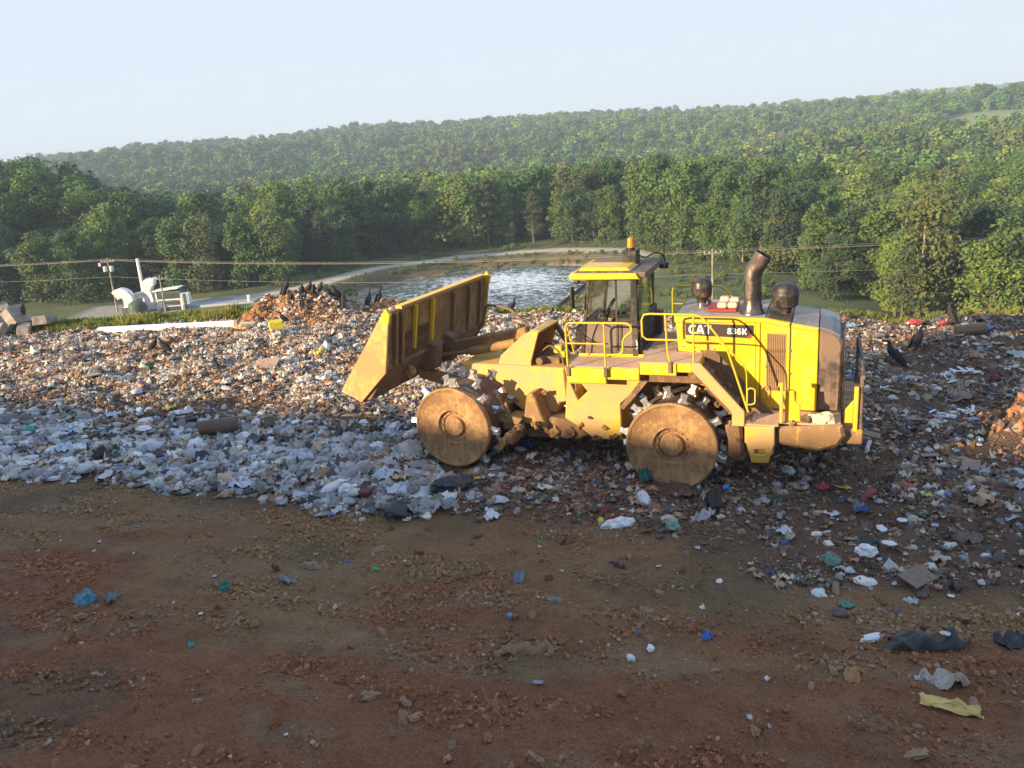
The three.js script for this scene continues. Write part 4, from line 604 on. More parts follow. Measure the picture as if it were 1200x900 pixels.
// ---------------------------------------------------------------- birds
{
  const feather = plain(0.022, 0.019, 0.02, 0.75), legM = plain(0.12, 0.1, 0.09, 0.8), headM = plain(0.08, 0.045, 0.045, 0.8);
  const loft = (C, n = 12) => { const pos = [], idx = []; C.forEach(([x, y, rx, ry], i) => { const a = C[Math.max(0, i - 1)], b = C[Math.min(C.length - 1, i + 1)]; const t = V(b[0] - a[0], b[1] - a[1], 0).normalize(), u = V(-t.y, t.x, 0); for (let k = 0; k < n; k++) { const q = k / n * 6.283; pos.push(x + u.x * Math.cos(q) * ry, y + u.y * Math.cos(q) * ry, Math.sin(q) * rx); } }); for (let i = 0; i < C.length - 1; i++) for (let k = 0; k < n; k++) { const a = i * n + k, b = i * n + (k + 1) % n; idx.push(a, a + n, b, b, a + n, b + n); } const g = new THREE.BufferGeometry(); g.setAttribute('position', new THREE.Float32BufferAttribute(pos, 3)); g.setIndex(idx); g.computeVertexNormals(); return g; };
  const body = loft([[-0.36, 0.14, 0.005, 0.005], [-0.34, 0.15, 0.05, 0.015], [-0.2, 0.22, 0.07, 0.045], [-0.08, 0.28, 0.10, 0.085], [0.04, 0.34, 0.11, 0.105], [0.13, 0.41, 0.085, 0.085], [0.17, 0.47, 0.05, 0.05], [0.19, 0.52, 0.038, 0.04], [0.22, 0.55, 0.04, 0.042], [0.26, 0.555, 0.028, 0.028], [0.31, 0.54, 0.012, 0.014], [0.34, 0.525, 0.003, 0.004]]);
  const wing = s => loft([[0.1, 0.4, 0.01, 0.03], [0.0, 0.35, 0.025, 0.09], [-0.15, 0.26, 0.022, 0.075], [-0.32, 0.17, 0.012, 0.03], [-0.38, 0.14, 0.003, 0.005]], 8).translate(0, 0, s * 0.095);
  const leg = s => mergeGeometries([cyl([0.0, 0.26, s * 0.05], [0.01, 0.0, s * 0.05], 0.016, 0.01, 6), cyl([0.0, 0.008, s * 0.05], [0.07, 0.006, s * 0.07], 0.008, 0.005, 5), cyl([0.0, 0.008, s * 0.05], [0.07, 0.006, s * 0.03], 0.008, 0.005, 5)].map(g => strip(g.toNonIndexed())));
  const W1 = wing(1), W2 = wing(-1), L1 = leg(1), L2 = leg(-1);
  const bird = (x, z, s, turn, label, group, dy = 0) => { const o = top(new THREE.Group(), 'black_vulture'); const add = (n, g, m) => { const k = new THREE.Mesh(g, m); k.name = n; o.add(k); }; add('body', body, feather); add('wing', W1, feather); add('wing', W2, feather); add('leg', L1, legM); add('leg', L2, legM); o.position.set(x, groundH(x, z) + dy - 0.02, z); o.rotation.set(0, turn, 0.35); o.scale.setScalar(s); tag(o, label, 'bird', group); shadowed(o); };
  const hp = 'black vulture perched on the big clay heap', gp = 'vultures on the clay heap', r = rng(33);
  for (const [x, z] of [[-8.01, -35.77], [-7.68, -35.55], [-8.45, -35.44], [-7.46, -36.10], [-8.23, -36.10], [-8.89, -35.22], [-7.90, -35.00], [-7.13, -35.33], [-9.11, -35.77], [-8.34, -34.67], [-6.69, -35.00]]) bird(x, z, 0.85 + 0.25 * r(), r() * 6.28, hp, gp);
  for (const [x, z] of [[-5.81, -36.21], [-5.38, -36.43]]) bird(x, z, 0.95, 0.4 + r(), 'black vulture on the low ridge beside the big clay heap', 'vultures beside the clay heap');
  for (const [x, z] of [[-9.98, -33.91], [-9.00, -33.58]]) bird(x, z, 0.9, r() * 6, 'black vulture standing at the foot of the clay heap', 'vultures at the foot of the heap');
  bird(10.37, -22.50, 1.15, 2.6, 'black vulture feeding on the shaded refuse behind the compactor'); bird(12.02, -24.14, 1.1, 0.5, 'black vulture with raised head near the brown rolled carpet'); bird(14.21, -26.77, 1.0, 1.9, 'black vulture standing beside the red sacks at the refuse edge');
  bird(0.33, -34.34, 1.0, 0.3, 'lone black vulture on the refuse edge in front of the pond'); bird(-12.40, -29.85, 1.0, 3.3, 'black vulture walking on the sunlit refuse'); bird(-13.06, -31.05, 1.0, 0.2, 'black vulture pecking beside the orange clay');
  bird(-22.05, -37.09, 0.9, 1.0, 'black vulture on top of the broken concrete', 'vultures on concrete', 0.95); bird(-20.74, -36.54, 0.9, 2.0, 'black vulture on the concrete beam', undefined, 0.6);
}
// ---------------------------------------------------------------- refuse
function crumple(n, seed, amp, ragged = 0.10, aspect = 1) {       // a crumpled, creased sheet about 1 m across
  const g = new THREE.PlaneGeometry(1, aspect, n, n); g.rotateX(-Math.PI / 2); const p = g.attributes.position, o = seed * 7.7;
  for (let i = 0; i < p.count; i++) { let x = p.getX(i), z = p.getZ(i); const e = Math.max(Math.abs(x), Math.abs(z / aspect)) * 2; const rr = 1 + ragged * (N2(x * 5 + o, z * 5, 1) * 1.2) * e - 0.32 * e * e * (x * x + z * z / aspect / aspect) * 2; let f = Math.abs(N2(x * 3.1 + o, z * 3.1, 2)) * 1.5 + Math.abs(N2(x * 7 + o, z * 7, 3)) * 0.7 * 1.0 - 0.3 * e * e; f *= 1 - 0.45 * Math.min(1, e * e * e * e); p.setXYZ(i, x * rr + 0.12 * amp * N2(x * 4 + o, z * 4, 5), amp * f, z * rr + 0.2 * amp * N2(x * 4, z * 4 + o, 6)); }
  g.computeVertexNormals(); return g;
}
function sack(detail, seed, flat = 0.55, knob = 0) {               // a knotted or slumped bag
  let g = mergeVertices(new THREE.IcosahedronGeometry(0.5, detail).deleteAttribute('uv').deleteAttribute('normal')); const p = g.attributes.position, o = seed * 5.3;
  for (let i = 0; i < p.count; i++) { const v = V().fromBufferAttribute(p, i), q = v.clone().multiplyScalar(3.2); let n = 1 + 0.35 * N3(q.x + o, q.y, q.z) - 0.3 * Math.abs(N3(q.x * 2.3 + o, q.y * 2.3, q.z * 2.3)) - 0.12 * Math.abs(N3(q.x * 5 + o, q.y * 5, q.z * 5)); if (knob && v.y > 0.35) n += 0.35 * (v.y - 0.35) / 0.15; v.multiplyScalar(n); p.setXYZ(i, v.x, Math.max(-0.12, v.y) * flat, v.z * 0.8); }
  g.computeVertexNormals(); return g;
}
function chunk(seed, det = 1, sq = 0.7) { const g = mergeVertices(new THREE.IcosahedronGeometry(0.5, det).deleteAttribute('uv').deleteAttribute('normal')); const p = g.attributes.position; for (let i = 0; i < p.count; i++) { const v = V().fromBufferAttribute(p, i); v.multiplyScalar(0.8 + 0.5 * N3(v.x * 4.4 + seed * 3.1, v.y * 4.4, v.z * 4.4)); v.x *= 1.25; p.setXYZ(i, v.x, v.y * sq, v.z); } const h = g.toNonIndexed(); h.computeVertexNormals(); return h; }
function shard(seed, thick = 0.03) { const r = rng(seed), pts = []; const n = 5 + Math.floor(r() * 3); for (let i = 0; i < n; i++) { const a = i / n * 6.283 + r() * 0.5, q = 0.3 + 0.22 * r(); pts.push([Math.cos(a) * q, Math.sin(a) * q * 0.75]); } const g = prism(pts, -thick / 2, thick / 2, 0); g.rotateX(-Math.PI / 2); const p = g.attributes.position; for (let i = 0; i < p.count; i++) p.setY(i, p.getY(i) + 0.25 * p.getX(i) * p.getX(i) - 0.2 * p.getZ(i) * p.getX(i)); g.computeVertexNormals(); return g; }
function ribbon(seed) { const r = rng(seed), c = new THREE.CatmullRomCurve3([0, 1, 2, 3, 4].map(i => V(i * 0.25 - 0.5, 0.06 + 0.14 * r(), (r() - 0.5) * 0.35))); const n = 8, pos = [], idx = []; for (let i = 0; i <= n; i++) { const p = c.getPoint(i / n), a = r() * 1.2 - 0.6; pos.push(p.x, p.y - 0.05 * Math.sin(a), p.z - 0.06, p.x, p.y + 0.05 * Math.sin(a), p.z + 0.06); if (i) idx.push(2 * i - 2, 2 * i - 1, 2 * i, 2 * i, 2 * i - 1, 2 * i + 1); } const g = new THREE.BufferGeometry(); g.setAttribute('position', new THREE.Float32BufferAttribute(pos, 3)); g.setIndex(idx); g.computeVertexNormals(); return g; }
const bottleG = () => new THREE.LatheGeometry([[0.001, -0.5], [0.14, -0.5], [0.16, -0.46], [0.16, 0.1], [0.13, 0.24], [0.055, 0.36], [0.055, 0.48], [0.001, 0.49]].map(p => new THREE.Vector2(...p)), 10).rotateZ(Math.PI / 2).translate(0, 0.12, 0);
const bare = g => { g.deleteAttribute('uv'); return g; };
const tint = new THREE.MeshStandardMaterial({ color: 0xffffff, roughness: 0.75, side: THREE.DoubleSide }), shiny = new THREE.MeshStandardMaterial({ color: 0xffffff, roughness: 0.35, side: THREE.DoubleSide });
const PAL = {
  pale: [[0.56, 0.56, 0.57], [0.70, 0.70, 0.70], [0.45, 0.46, 0.48], [0.5, 0.52, 0.55], [0.40, 0.40, 0.40], [0.60, 0.57, 0.51], [0.33, 0.34, 0.36], [0.52, 0.56, 0.60]],
  earth: [[0.2, 0.12, 0.075], [0.26, 0.17, 0.11], [0.15, 0.1, 0.07], [0.32, 0.22, 0.15], [0.24, 0.12, 0.07], [0.36, 0.26, 0.18], [0.12, 0.08, 0.06]],
  tan: [[0.6, 0.5, 0.36], [0.68, 0.6, 0.48], [0.42, 0.3, 0.19], [0.62, 0.56, 0.46], [0.48, 0.33, 0.2], [0.66, 0.62, 0.55], [0.36, 0.22, 0.12], [0.5, 0.26, 0.14]],
  dark: [[0.03, 0.03, 0.035], [0.06, 0.055, 0.05], [0.09, 0.07, 0.06], [0.05, 0.06, 0.08]],
  gay: [[0.06, 0.14, 0.42], [0.42, 0.05, 0.05], [0.03, 0.25, 0.22], [0.5, 0.42, 0.06], [0.1, 0.3, 0.1], [0.5, 0.2, 0.2], [0.1, 0.3, 0.5], [0.3, 0.08, 0.14], [0.5, 0.25, 0.08]],
  rust: [[0.3, 0.12, 0.06], [0.36, 0.18, 0.1], [0.25, 0.1, 0.06], [0.42, 0.26, 0.17], [0.2, 0.1, 0.07]],
};
function inView(x, z) { const d = -z * 0.96 + 1.9; return Math.abs(x) < d * 0.66 + 1.5; }
const besideWheels = (x, z) => { for (const [a, b] of [[2.95, -15.5], [-1.3, -17.3]]) if (Math.hypot(x - a, z - b) < 0.5) return true; return false; };
{
  const r = rng(2024), M = new THREE.Matrix4(), Q = new THREE.Quaternion(), E = new THREE.Euler();
  const sets = [
    { g: [bare(crumple(6, 1, 0.55)), bare(crumple(6, 2, 0.65)), bare(crumple(6, 3, 0.5, 0.15, 0.7))], m: tint, f: 0.40 },
    { g: [sack(2, 1), sack(2, 2, 0.45), sack(2, 3, 0.6)], m: shiny, f: 0.18 },
    { g: [bare(shard(11)), bare(shard(12)), bare(shard(13))], m: tint, f: 0.15 },
    { g: [ribbon(21), ribbon(22)], m: tint, f: 0.13 },
    { g: [chunk(1), chunk(2)], m: tint, f: 0.09 },
    { g: [bare(bottleG())], m: shiny, f: 0.015 }, { g: [new THREE.BoxGeometry(0.7, 0.25, 0.5)].map(bare), m: tint, f: 0.025 }, { g: [bare(crumple(12, 6, 0.4, 0.02)), bare(crumple(12, 7, 0.5, 0.02, 0.7)), sack(3, 8, 0.4)], m: tint, f: 0 },
  ];
  const lists = sets.map(s => s.g.map(() => []));
  let tries = 0, n = 0;
  while (tries++ < 420000) {
    const x = -25 + 45 * r(), z = -9 - 28.5 * r(); const w = wOf(x, z); if (w > 3.2 || !inView(x, z) || -z > edgeOf(x) + 0.2) continue;
    const cov = REFUSE(x, z); if (r() > cov * 1.05 - (cov < 0.5 ? 0.15 : 0)) continue; if (besideWheels(x, z)) continue;
    // what lies here: pale plastic near the foot of the tip, torn brown stuff in the middle, dry tan stuff farther up
    const pn = N2(x * 0.5, z * 0.5, 80), pf = N2(x * 1.7, z * 1.7, 81);
    const left = ss(0.5, -2.5, x + 0.6 * pn), paleBand = ss(-5.2, -1.8, w + 1.3 * pn) * left, rustBand = ss(-2.0, -0.6, x) * ss(4.2, 1.5, x) * ss(-4.5, -1.5, w), far = ss(-5, -8, w) * ss(9, 4, x);
    const clay = ss(0.05, 0.4, N2(x * 0.28, z * 0.28, 34) + ss(-12, -19, w) * 0.4); if (far > 0.5 && r() < clay * 0.45) continue;
    if (r() < (1 - paleBand) * 0.8 * ss(-0.05, 0.3, N2(x * 0.55, z * 0.55, 95) + 0.3 * pf + (x > 3 ? 0.12 : 0))) continue;
    let pal; const k = r(), gay = 0.030 + 0.02 * pf;
    if (k < gay) pal = PAL.gay; else if (k < gay + 0.10) pal = PAL.dark;
    else { const q = r(); const wp = 0.05 + 0.10 * far + 0.42 * paleBand + 0.3 * Math.max(0, pf - 0.12), wr = 0.5 * rustBand, wt = 1.25 * far + 0.12; const t = wp + wr + wt + 0.72 * (1 - paleBand * 0.62); pal = q < wp / t ? PAL.pale : q < (wp + wr) / t ? PAL.rust : q < (wp + wr + wt) / t ? PAL.tan : PAL.earth; }
    let c = pal[Math.floor(r() * pal.length)]; const v = pal === PAL.pale ? 0.34 + 0.62 * r() : 0.7 + 0.45 * r(); c = mix3(c, [0.2, 0.13, 0.085], (pal === PAL.gay ? 0.55 : 0.45) * Math.pow(r(), 1.5));
    let q = r(), si = 0; while (si < 6 && q > sets[si].f) { q -= sets[si].f; si++; }
    if (si === 1 && pal === PAL.earth) si = 2; else if (pal === PAL.pale && r() < 0.4) si = 1;
    let s = 0.045 + 0.20 * Math.pow(r(), 3.0) + 0.26 * paleBand * Math.pow(r(), 2.2) + 0.06 * far * r(); if (r() < 0.02) s *= 1.7; if (si === 1) s *= 1.15; if (pal === PAL.earth || pal === PAL.rust) s *= 0.62; if (pal === PAL.gay) s = Math.min(s, 0.17); if (si === 5) s *= 0.9;
    const gi = Math.floor(r() * sets[si].g.length), st = si === 1 || si === 6 ? 0.5 : 0.9;
    E.set((r() - 0.5) * st, r() * 6.283, (r() - 0.5) * st); Q.setFromEuler(E);
    M.compose(V(x, groundH(x, z) + s * (-0.12 + 0.2 * r()) + 0.05 * r() * r(), z), Q, V(s * (0.7 + 0.8 * r()), s, s * (0.7 + 0.6 * r())));
    lists[si][gi].push([M.clone(), c[0] * v, c[1] * v, c[2] * v]); n++;
  }
  // larger soiled films, cardboard and cloth, half buried
  for (let i = 0; i < 2600; i++) {
    const x = -24 + 44 * r(), z = -11.5 - 27 * r(), w = wOf(x, z); if (w > -0.3 || !inView(x, z) || -z > edgeOf(x) - 0.3 || besideWheels(x, z) || Math.hypot((x - 1.7) / 4.4, (z + 18) / 2.6) < 1) continue;
    const far = ss(-5, -8, w), pale = ss(-5, -2, w) * ss(0.5, -2.5, x); const pal = r() < 0.5 * pale ? PAL.pale : r() < 0.45 * far ? PAL.tan : r() < 0.15 ? PAL.dark : PAL.earth, v = 0.5 + 0.5 * r(), c = pal[Math.floor(r() * pal.length)], s = 0.3 + 0.45 * r() * r();
    E.set((r() - 0.5) * 0.5, r() * 6.283, (r() - 0.5) * 0.5); M.compose(V(x, groundH(x, z) - s * 0.06, z), Q.setFromEuler(E), V(s * (0.8 + 0.7 * r()), s * 0.6, s * (0.5 + 0.5 * r()))); lists[7][i % 3].push([M.clone(), c[0] * v, c[1] * v, c[2] * v]);
  }
  // loose scraps trodden into the bank
  for (let i = 0; i < 260; i++) { const x = -9 + 17 * r(), z = -7 - 9 * r(), w = wOf(x, z); if (w < 0.3 || r() < ss(0.5, 6, w) * 0.8) continue; const pal = r() < 0.4 ? PAL.pale : r() < 0.5 ? PAL.earth : PAL.gay, c = pal[Math.floor(r() * pal.length)], s = 0.03 + 0.07 * r(); E.set((r() - 0.5) * 0.8, r() * 6, (r() - 0.5) * 0.8); M.compose(V(x, groundH(x, z) + 0.01, z), Q.setFromEuler(E), V(s, s, s)); lists[0][i % 3].push([M.clone(), ...c]); }
  const o = top(new THREE.Group(), 'loose_refuse'); o.userData.kind = 'stuff'; tag(o, 'spread of torn plastic, paper and earth covered household refuse', 'refuse');
  sets.forEach((s, i) => s.g.forEach((g, j) => { const L = lists[i][j]; if (!L.length) return; const m = new THREE.InstancedMesh(g, s.m, L.length); m.name = 'scrap'; m.userData.kind = 'stuff'; L.forEach(([mm, a, b, c], k) => { m.setMatrixAt(k, mm); m.setColorAt(k, new THREE.Color().setRGB(a, b, c)); }); m.castShadow = m.receiveShadow = true; o.add(m); }));
  console.log('scraps', n);
}
// earth clods and stones on the bank
{
  const r = rng(515), gs = [chunk(5), chunk(6, 1, 0.55), chunk(7, 2, 0.6), chunk(8, 2, 0.8)], L = gs.map(() => []), M = new THREE.Matrix4(), Q = new THREE.Quaternion(), E = new THREE.Euler();
  const clodM = new THREE.MeshStandardMaterial({ color: 0xffffff, roughness: 1 });
  const col = (x, z) => { const c = groundC(x, z), k = r(), v = 0.85 + 0.45 * r(); return k < 0.93 ? [c[0] * v, c[1] * v, c[2] * v] : k < 0.985 ? [0.30 * v, 0.2 * v, 0.14 * v] : [0.34 * v, 0.29 * v, 0.24 * v]; };
  for (let i = 0; i < 210000; i++) {
    const x = -14 + 26 * r(), z = -5.6 - 15.5 * r(); const w = wOf(x, z); if (w < -0.6 || !inView(x, z)) continue;
    const lump = N2(eOf(x, z) * 0.5, w * 1.6, 90) + 0.6 * N2(x * 1.6, z * 1.6, 91); if (r() > ss(-0.5, 0.5, lump) + 0.12) continue;
    const s = 0.010 + 0.060 * Math.pow(r(), 4) * (0.5 + ss(-0.2, 0.5, lump)); const c = col(x, z);
    E.set(r() * 6, r() * 6, r() * 6); M.compose(V(x, groundH(x, z) + s * 0.12, z), Q.setFromEuler(E), V(s * (0.8 + 0.6 * r()), s, s)); L[Math.floor(r() * 4)].push([M.clone(), ...c]);
  }
  // earth spread through the refuse
  for (let i = 0; i < 60000; i++) { const x = -24 + 44 * r(), z = -11.5 - 27 * r(), w = wOf(x, z); if (w > -0.4 || !inView(x, z) || -z > edgeOf(x)) continue; const clayey = ss(-4, -8, w) * ss(8, 2, x), v = 0.7 + 0.6 * r(), s = 0.02 + 0.12 * Math.pow(r(), 3); E.set(r() * 6, r() * 6, r() * 6); M.compose(V(x, groundH(x, z) + s * 0.15, z), Q.setFromEuler(E), V(s * (1 + r()), s, s)); L[i % 2].push([M.clone(), lerp(0.17, 0.40, clayey) * v, lerp(0.10, 0.2, clayey) * v, lerp(0.06, 0.09, clayey) * v]); }
  // clay lumps on the heaps at the back
  for (let i = 0; i < 1500; i++) { const k = MOUNDS[i % 5], a = r() * 6.28, q = k[3] * Math.sqrt(r()) * 1.5, x = k[0] + Math.cos(a) * q, z = k[1] + Math.sin(a) * q, s = 0.04 + 0.2 * Math.pow(r(), 3), v = 0.7 + 0.6 * r(); E.set(r() * 6, r() * 6, r() * 6); M.compose(V(x, groundH(x, z) + s * 0.1, z), Q.setFromEuler(E), V(s * 1.2, s, s)); L[i % 4].push([M.clone(), 0.36 * v, 0.17 * v, 0.08 * v]); }
  const o = top(new THREE.Group(), 'earth_crumbs'); o.userData.kind = 'stuff'; tag(o, 'crumbled red brown earth and gravel on the bank', 'soil');
  gs.forEach((g, j) => { const m = new THREE.InstancedMesh(g, clodM, L[j].length); m.name = 'crumb'; m.userData.kind = 'stuff'; L[j].forEach(([mm, a, b, c], k) => { m.setMatrixAt(k, mm); m.setColorAt(k, new THREE.Color().setRGB(a, b, c)); }); m.castShadow = m.receiveShadow = true; o.add(m); });
  // the larger clods, one by one
  const mats = [[0.23, 0.11, 0.055], [0.25, 0.14, 0.075], [0.22, 0.10, 0.05], [0.27, 0.17, 0.105]].map(c => plain(...c, 1));
  for (let i = 0; i < 170; i++) { const x = -7 + 14 * r(), z = -7.1 - 7.5 * Math.pow(r(), 1.4); if (!inView(x, z) || wOf(x, z) < 0.4) continue; const s = 0.09 + 0.11 * Math.pow(r(), 2); const m = new THREE.Mesh(gs[2 + i % 2], mats[i % 4]); m.name = 'clod'; m.position.set(x, groundH(x, z) + s * 0.1, z); m.rotation.set(r() * 6, r() * 6, r() * 6); m.scale.set(s * (1 + 0.6 * r()), s * 0.8, s); ground.add(m); }
  console.log('crumbs', L.map(l => l.length).join());
}
// single pieces of refuse
{
  const geo = {
    sheet: [crumple(14, 31, 0.28), crumple(14, 32, 0.35), crumple(14, 33, 0.3, 0.15, 0.6)], flat: [crumple(8, 34, 0.06, 0.15, 0.7)], paper: [crumple(6, 35, 0.12, 0.1, 0.75)],
    sack: [sack(4, 41), sack(4, 42, 0.5), sack(4, 43, 0.6)], tied: [sack(4, 44, 0.7, 1)], cloth: [crumple(16, 36, 0.42, 0.2, 0.55), crumple(16, 37, 0.38, 0.22, 0.7)], long: [crumple(18, 38, 0.22, 0.3, 0.28)],
    board: [new THREE.BoxGeometry(1, 0.05, 0.7), new RoundedBoxGeometry(1, 0.06, 0.75, 1, 0.02)], slat: [new THREE.BoxGeometry(1, 0.04, 0.13)], bottle: [bottleG()], roll: [cyl([-0.5, 0.14, 0], [0.5, 0.16, 0.02], 0.16, 0.19, 14)], lump: [chunk(9, 1), chunk(10, 1, 0.6)],
  };
  { const p = geo.roll[0].attributes.position; for (let i = 0; i < p.count; i++) { const n = 1 + 0.2 * N3(p.getX(i) * 4, p.getY(i) * 6, p.getZ(i) * 6); p.setY(i, p.getY(i) * n); p.setZ(i, p.getZ(i) * n); } geo.roll[0].computeVertexNormals(); }
  const grimeT = (() => { const a = fbmTile([8, 20, 60], [1, 0.9, 0.8], 61); return tex(256, (u, v) => { const n = ss(0.5, 0.85, a(u, v)); return mix3([0.95, 0.95, 0.95], [0.45, 0.33, 0.24], n * 0.75); }, true); })();
  const mcache = {}; const mat = (c, rough) => mcache[c.join() + rough] ??= Object.assign(plain(...c, rough), { map: grimeT });
  const r = rng(88);
  function item(name, kind, x, z, size, c, label, cat, o = {}) {
    const list = geo[kind], g = list[Math.floor(r() * list.length)]; if (!g.attributes.uv) { const b = boxUV(g); list[list.indexOf(g)] = b; b.computeVertexNormals(); }
    const m = top(new THREE.Mesh(list.find(k => k === g) ?? list[0], mat(c, o.rough ?? (kind === 'sack' || kind === 'tied' ? 0.4 : 0.75))), name);
    m.position.set(x, groundH(x, z) + (o.up ?? (REFUSE(x, z) > 0.5 ? 0.11 : 0.02)), z); m.rotation.set(o.rx ?? (r() - 0.5) * 0.3, o.turn ?? r() * 6.28, o.rz ?? (r() - 0.5) * 0.3); m.scale.set(size, size * (o.h ?? 1), size * (o.d ?? 1)); tag(m, label, cat, o.group); shadowed(m); return m;
  }
  const Wt = [0.68, 0.69, 0.70], Bl = [0.02, 0.022, 0.028], Te = [0.06, 0.16, 0.17], Br = [0.2, 0.115, 0.065], Bu = [0.04, 0.13, 0.42], Re = [0.45, 0.05, 0.05], Gr = [0.04, 0.26, 0.1], Yw = [0.62, 0.46, 0.12];
  // on the bank
  item('foam_slab', 'sheet', 4.61, -8.02, 0.8, [0.70, 0.52, 0.17], 'torn yellow foam slab lying on the red earth', 'foam', { d: 0.42, h: 0.55, turn: -0.45, rx: 0, rz: -0.08, up: 0.06 });
  item('plastic_sheet', 'long', 5.03, -9.38, 1.25, Bl, 'long crumpled black plastic sheet half buried in the earth', 'sheet', { turn: 0.05, rough: 0.45, up: 0.01, h: 0.75, rx: 0, rz: 0 });
  item('plastic_sheet', 'cloth', 6.12, -9.37, 0.55, Bl, 'short black plastic sheet at the end of the long black sheet', 'sheet', { turn: 0.3, rough: 0.45, h: 0.7 });
  item('paper_scrap', 'paper', 5.21, -9.32, 0.16, [0.55, 0.5, 0.42], 'pale scrap caught on the long black plastic sheet', 'scrap', { up: 0.22 });
  item('fibre_bundle', 'cloth', 4.86, -8.61, 0.6, [0.42, 0.37, 0.31], 'matted grey white fibre bundle beside the yellow foam', 'bundle', { turn: -0.35, d: 0.9, h: 0.7 });
  item('plastic_bag', 'sack', 4.42, -9.65, 0.36, Wt, 'clean white plastic bag beside the long black sheet', 'bag', { turn: 0.1, h: 0.5, d: 0.6 });
  item('plastic_strap', 'slat', 5.38, -8.38, 0.24, Gr, 'green plastic strap sticking up beside the fibre bundle', 'strap', { rz: 0.9, up: 0.1 }); 
  item('plastic_scrap', 'sheet', 2.31, -9.83, 0.2, Bu, 'small bright blue scrap alone on the red earth', 'scrap');
  item('foam_cup', 'sack', 1.24, -9.26, 0.13, Wt, 'crushed white cup on the red earth', 'cup', { h: 1.6 }); item('paper_scrap', 'sack', 1.53, -9.48, 0.14, Wt, 'balled white paper next to the crushed white cup', 'paper', { h: 1.1 });
  item('tarpaulin', 'long', -0.03, -9.54, 0.95, [0.2, 0.115, 0.055], 'brown cloth folded into the red earth', 'cloth', { turn: 0.05, h: 0.5, rx: 0, rz: 0, up: 0.0 });
  item('plastic_film', 'cloth', -0.10, -11.96, 0.3, [0.2, 0.25, 0.33], 'crumpled blue grey film standing up on the bank', 'film', { h: 1.3, turn: 1.2 });
  item('plastic_film', 'sheet', -6.75, -11.74, 0.36, [0.10, 0.26, 0.34], 'teal blue plastic film on the bare bank', 'film', { rx: 0.4, h: 1.2, up: 0.05 }); item('plastic_film', 'sheet', -6.34, -11.74, 0.4, [0.15, 0.2, 0.22], 'dull grey blue film beside the teal film', 'film', { d: 0.4 });
  item('plastic_film', 'long', -3.81, -12.25, 0.52, [0.16, 0.19, 0.2], 'flattened grey blue film near the folded tan cloth', 'film', { h: 0.8 }); item('plastic_lump', 'lump', -2.42, -12.53, 0.14, [0.02, 0.35, 0.06], 'bright green plastic lump on the bank', 'scrap'); item('plastic_film', 'sheet', -4.70, -12.02, 0.22, [0.03, 0.2, 0.16], 'small dark teal film on the bank', 'film', { rz: 0.5 });
  item('cloth', 'long', -3.44, -12.76, 0.6, [0.27, 0.19, 0.13], 'folded tan cloth lying on the bank', 'cloth', { turn: -0.2 }); item('plastic_film', 'flat', 0.40, -11.07, 0.26, [0.09, 0.17, 0.17], 'flat teal film trodden into the earth', 'film'); item('plastic_film', 'flat', 0.06, -8.75, 0.15, [0.2, 0.24, 0.26], 'small grey plastic flake on the red earth', 'scrap');
  item('plastic_bag', 'tied', 5.27, -11.83, 0.36, Wt, 'round white bag with a yellow print above the brown board', 'bag', { h: 0.8 }); item('board', 'board', 5.72, -11.08, 0.48, [0.2, 0.14, 0.105], 'flat brown board tilted on the earth', 'board', { turn: 0.5, rx: 0.25, up: 0.06 }); item('plastic_film', 'sheet', 5.42, -10.63, 0.24, [0.55, 0.56, 0.6], 'twisted white film below the brown board', 'film', { turn: -0.6, d: 0.5 }); item('carton', 'board', 5.49, -11.44, 0.2, [0.6, 0.62, 0.66], 'upright white carton beside the brown board', 'carton', { rx: 1.2, up: 0.09 });
  item('paper_sheet', 'paper', 6.06, -13.04, 0.24, Wt, 'white paper sheet on the brown refuse', 'paper', { group: 'pair of white papers' }); item('paper_sheet', 'paper', 6.50, -13.24, 0.26, Wt, 'white paper sheet on the brown refuse', 'paper', { group: 'pair of white papers' });
  item('plastic_bag', 'sack', 5.88, -12.35, 0.24, Wt, 'small white bag above the dark teal cloth', 'bag', { h: 0.6 }); item('cloth', 'cloth', 5.60, -12.43, 0.36, [0.04, 0.1, 0.11], 'dark teal cloth below a small white bag', 'cloth'); item('cloth', 'long', 1.49, -12.24, 0.36, [0.1, 0.025, 0.035], 'burgundy rag on the bank', 'rag', { group: 'burgundy rags', turn: -0.5 }); item('cloth', 'long', 0.69, -13.30, 0.3, [0.1, 0.025, 0.035], 'burgundy rag on the bank', 'rag', { group: 'burgundy rags' });
  item('foam_cup', 'sack', 2.94, -11.57, 0.14, Wt, 'lone white cup between the bank and the refuse', 'cup'); item('plastic_film', 'sheet', 4.74, -11.83, 0.3, [0.14, 0.26, 0.2], 'green tinted film beside the round white bag', 'film', { rx: 0.3 }); item('plastic_film', 'sheet', 4.52, -10.67, 0.22, [0.1, 0.26, 0.18], 'pale green film beside the dark lumps', 'film');
  item('cloth', 'cloth', 3.84, -8.81, 0.3, [0.34, 0.17, 0.06], 'orange brown rag pressed into the earth', 'rag', { h: 0.4 }); item('stone', 'lump', 4.29, -10.33, 0.26, [0.1, 0.075, 0.065], 'dark stone lump among the green films', 'stone'); item('stone', 'lump', 5.08, -10.38, 0.2, [0.1, 0.08, 0.07], 'dark stone lump under the twisted white film', 'stone');
  // along the foot of the tip
  item('plastic_bag', 'sack', 1.72, -13.93, 0.66, Wt, 'big white plastic bag at the foot of the refuse', 'bag', { turn: 0.1, d: 0.7, h: 0.75 }); item('cloth', 'cloth', 1.55, -14.34, 0.26, [0.3, 0.06, 0.05], 'dark red rag behind the big white bag', 'rag', { up: 0.12 });
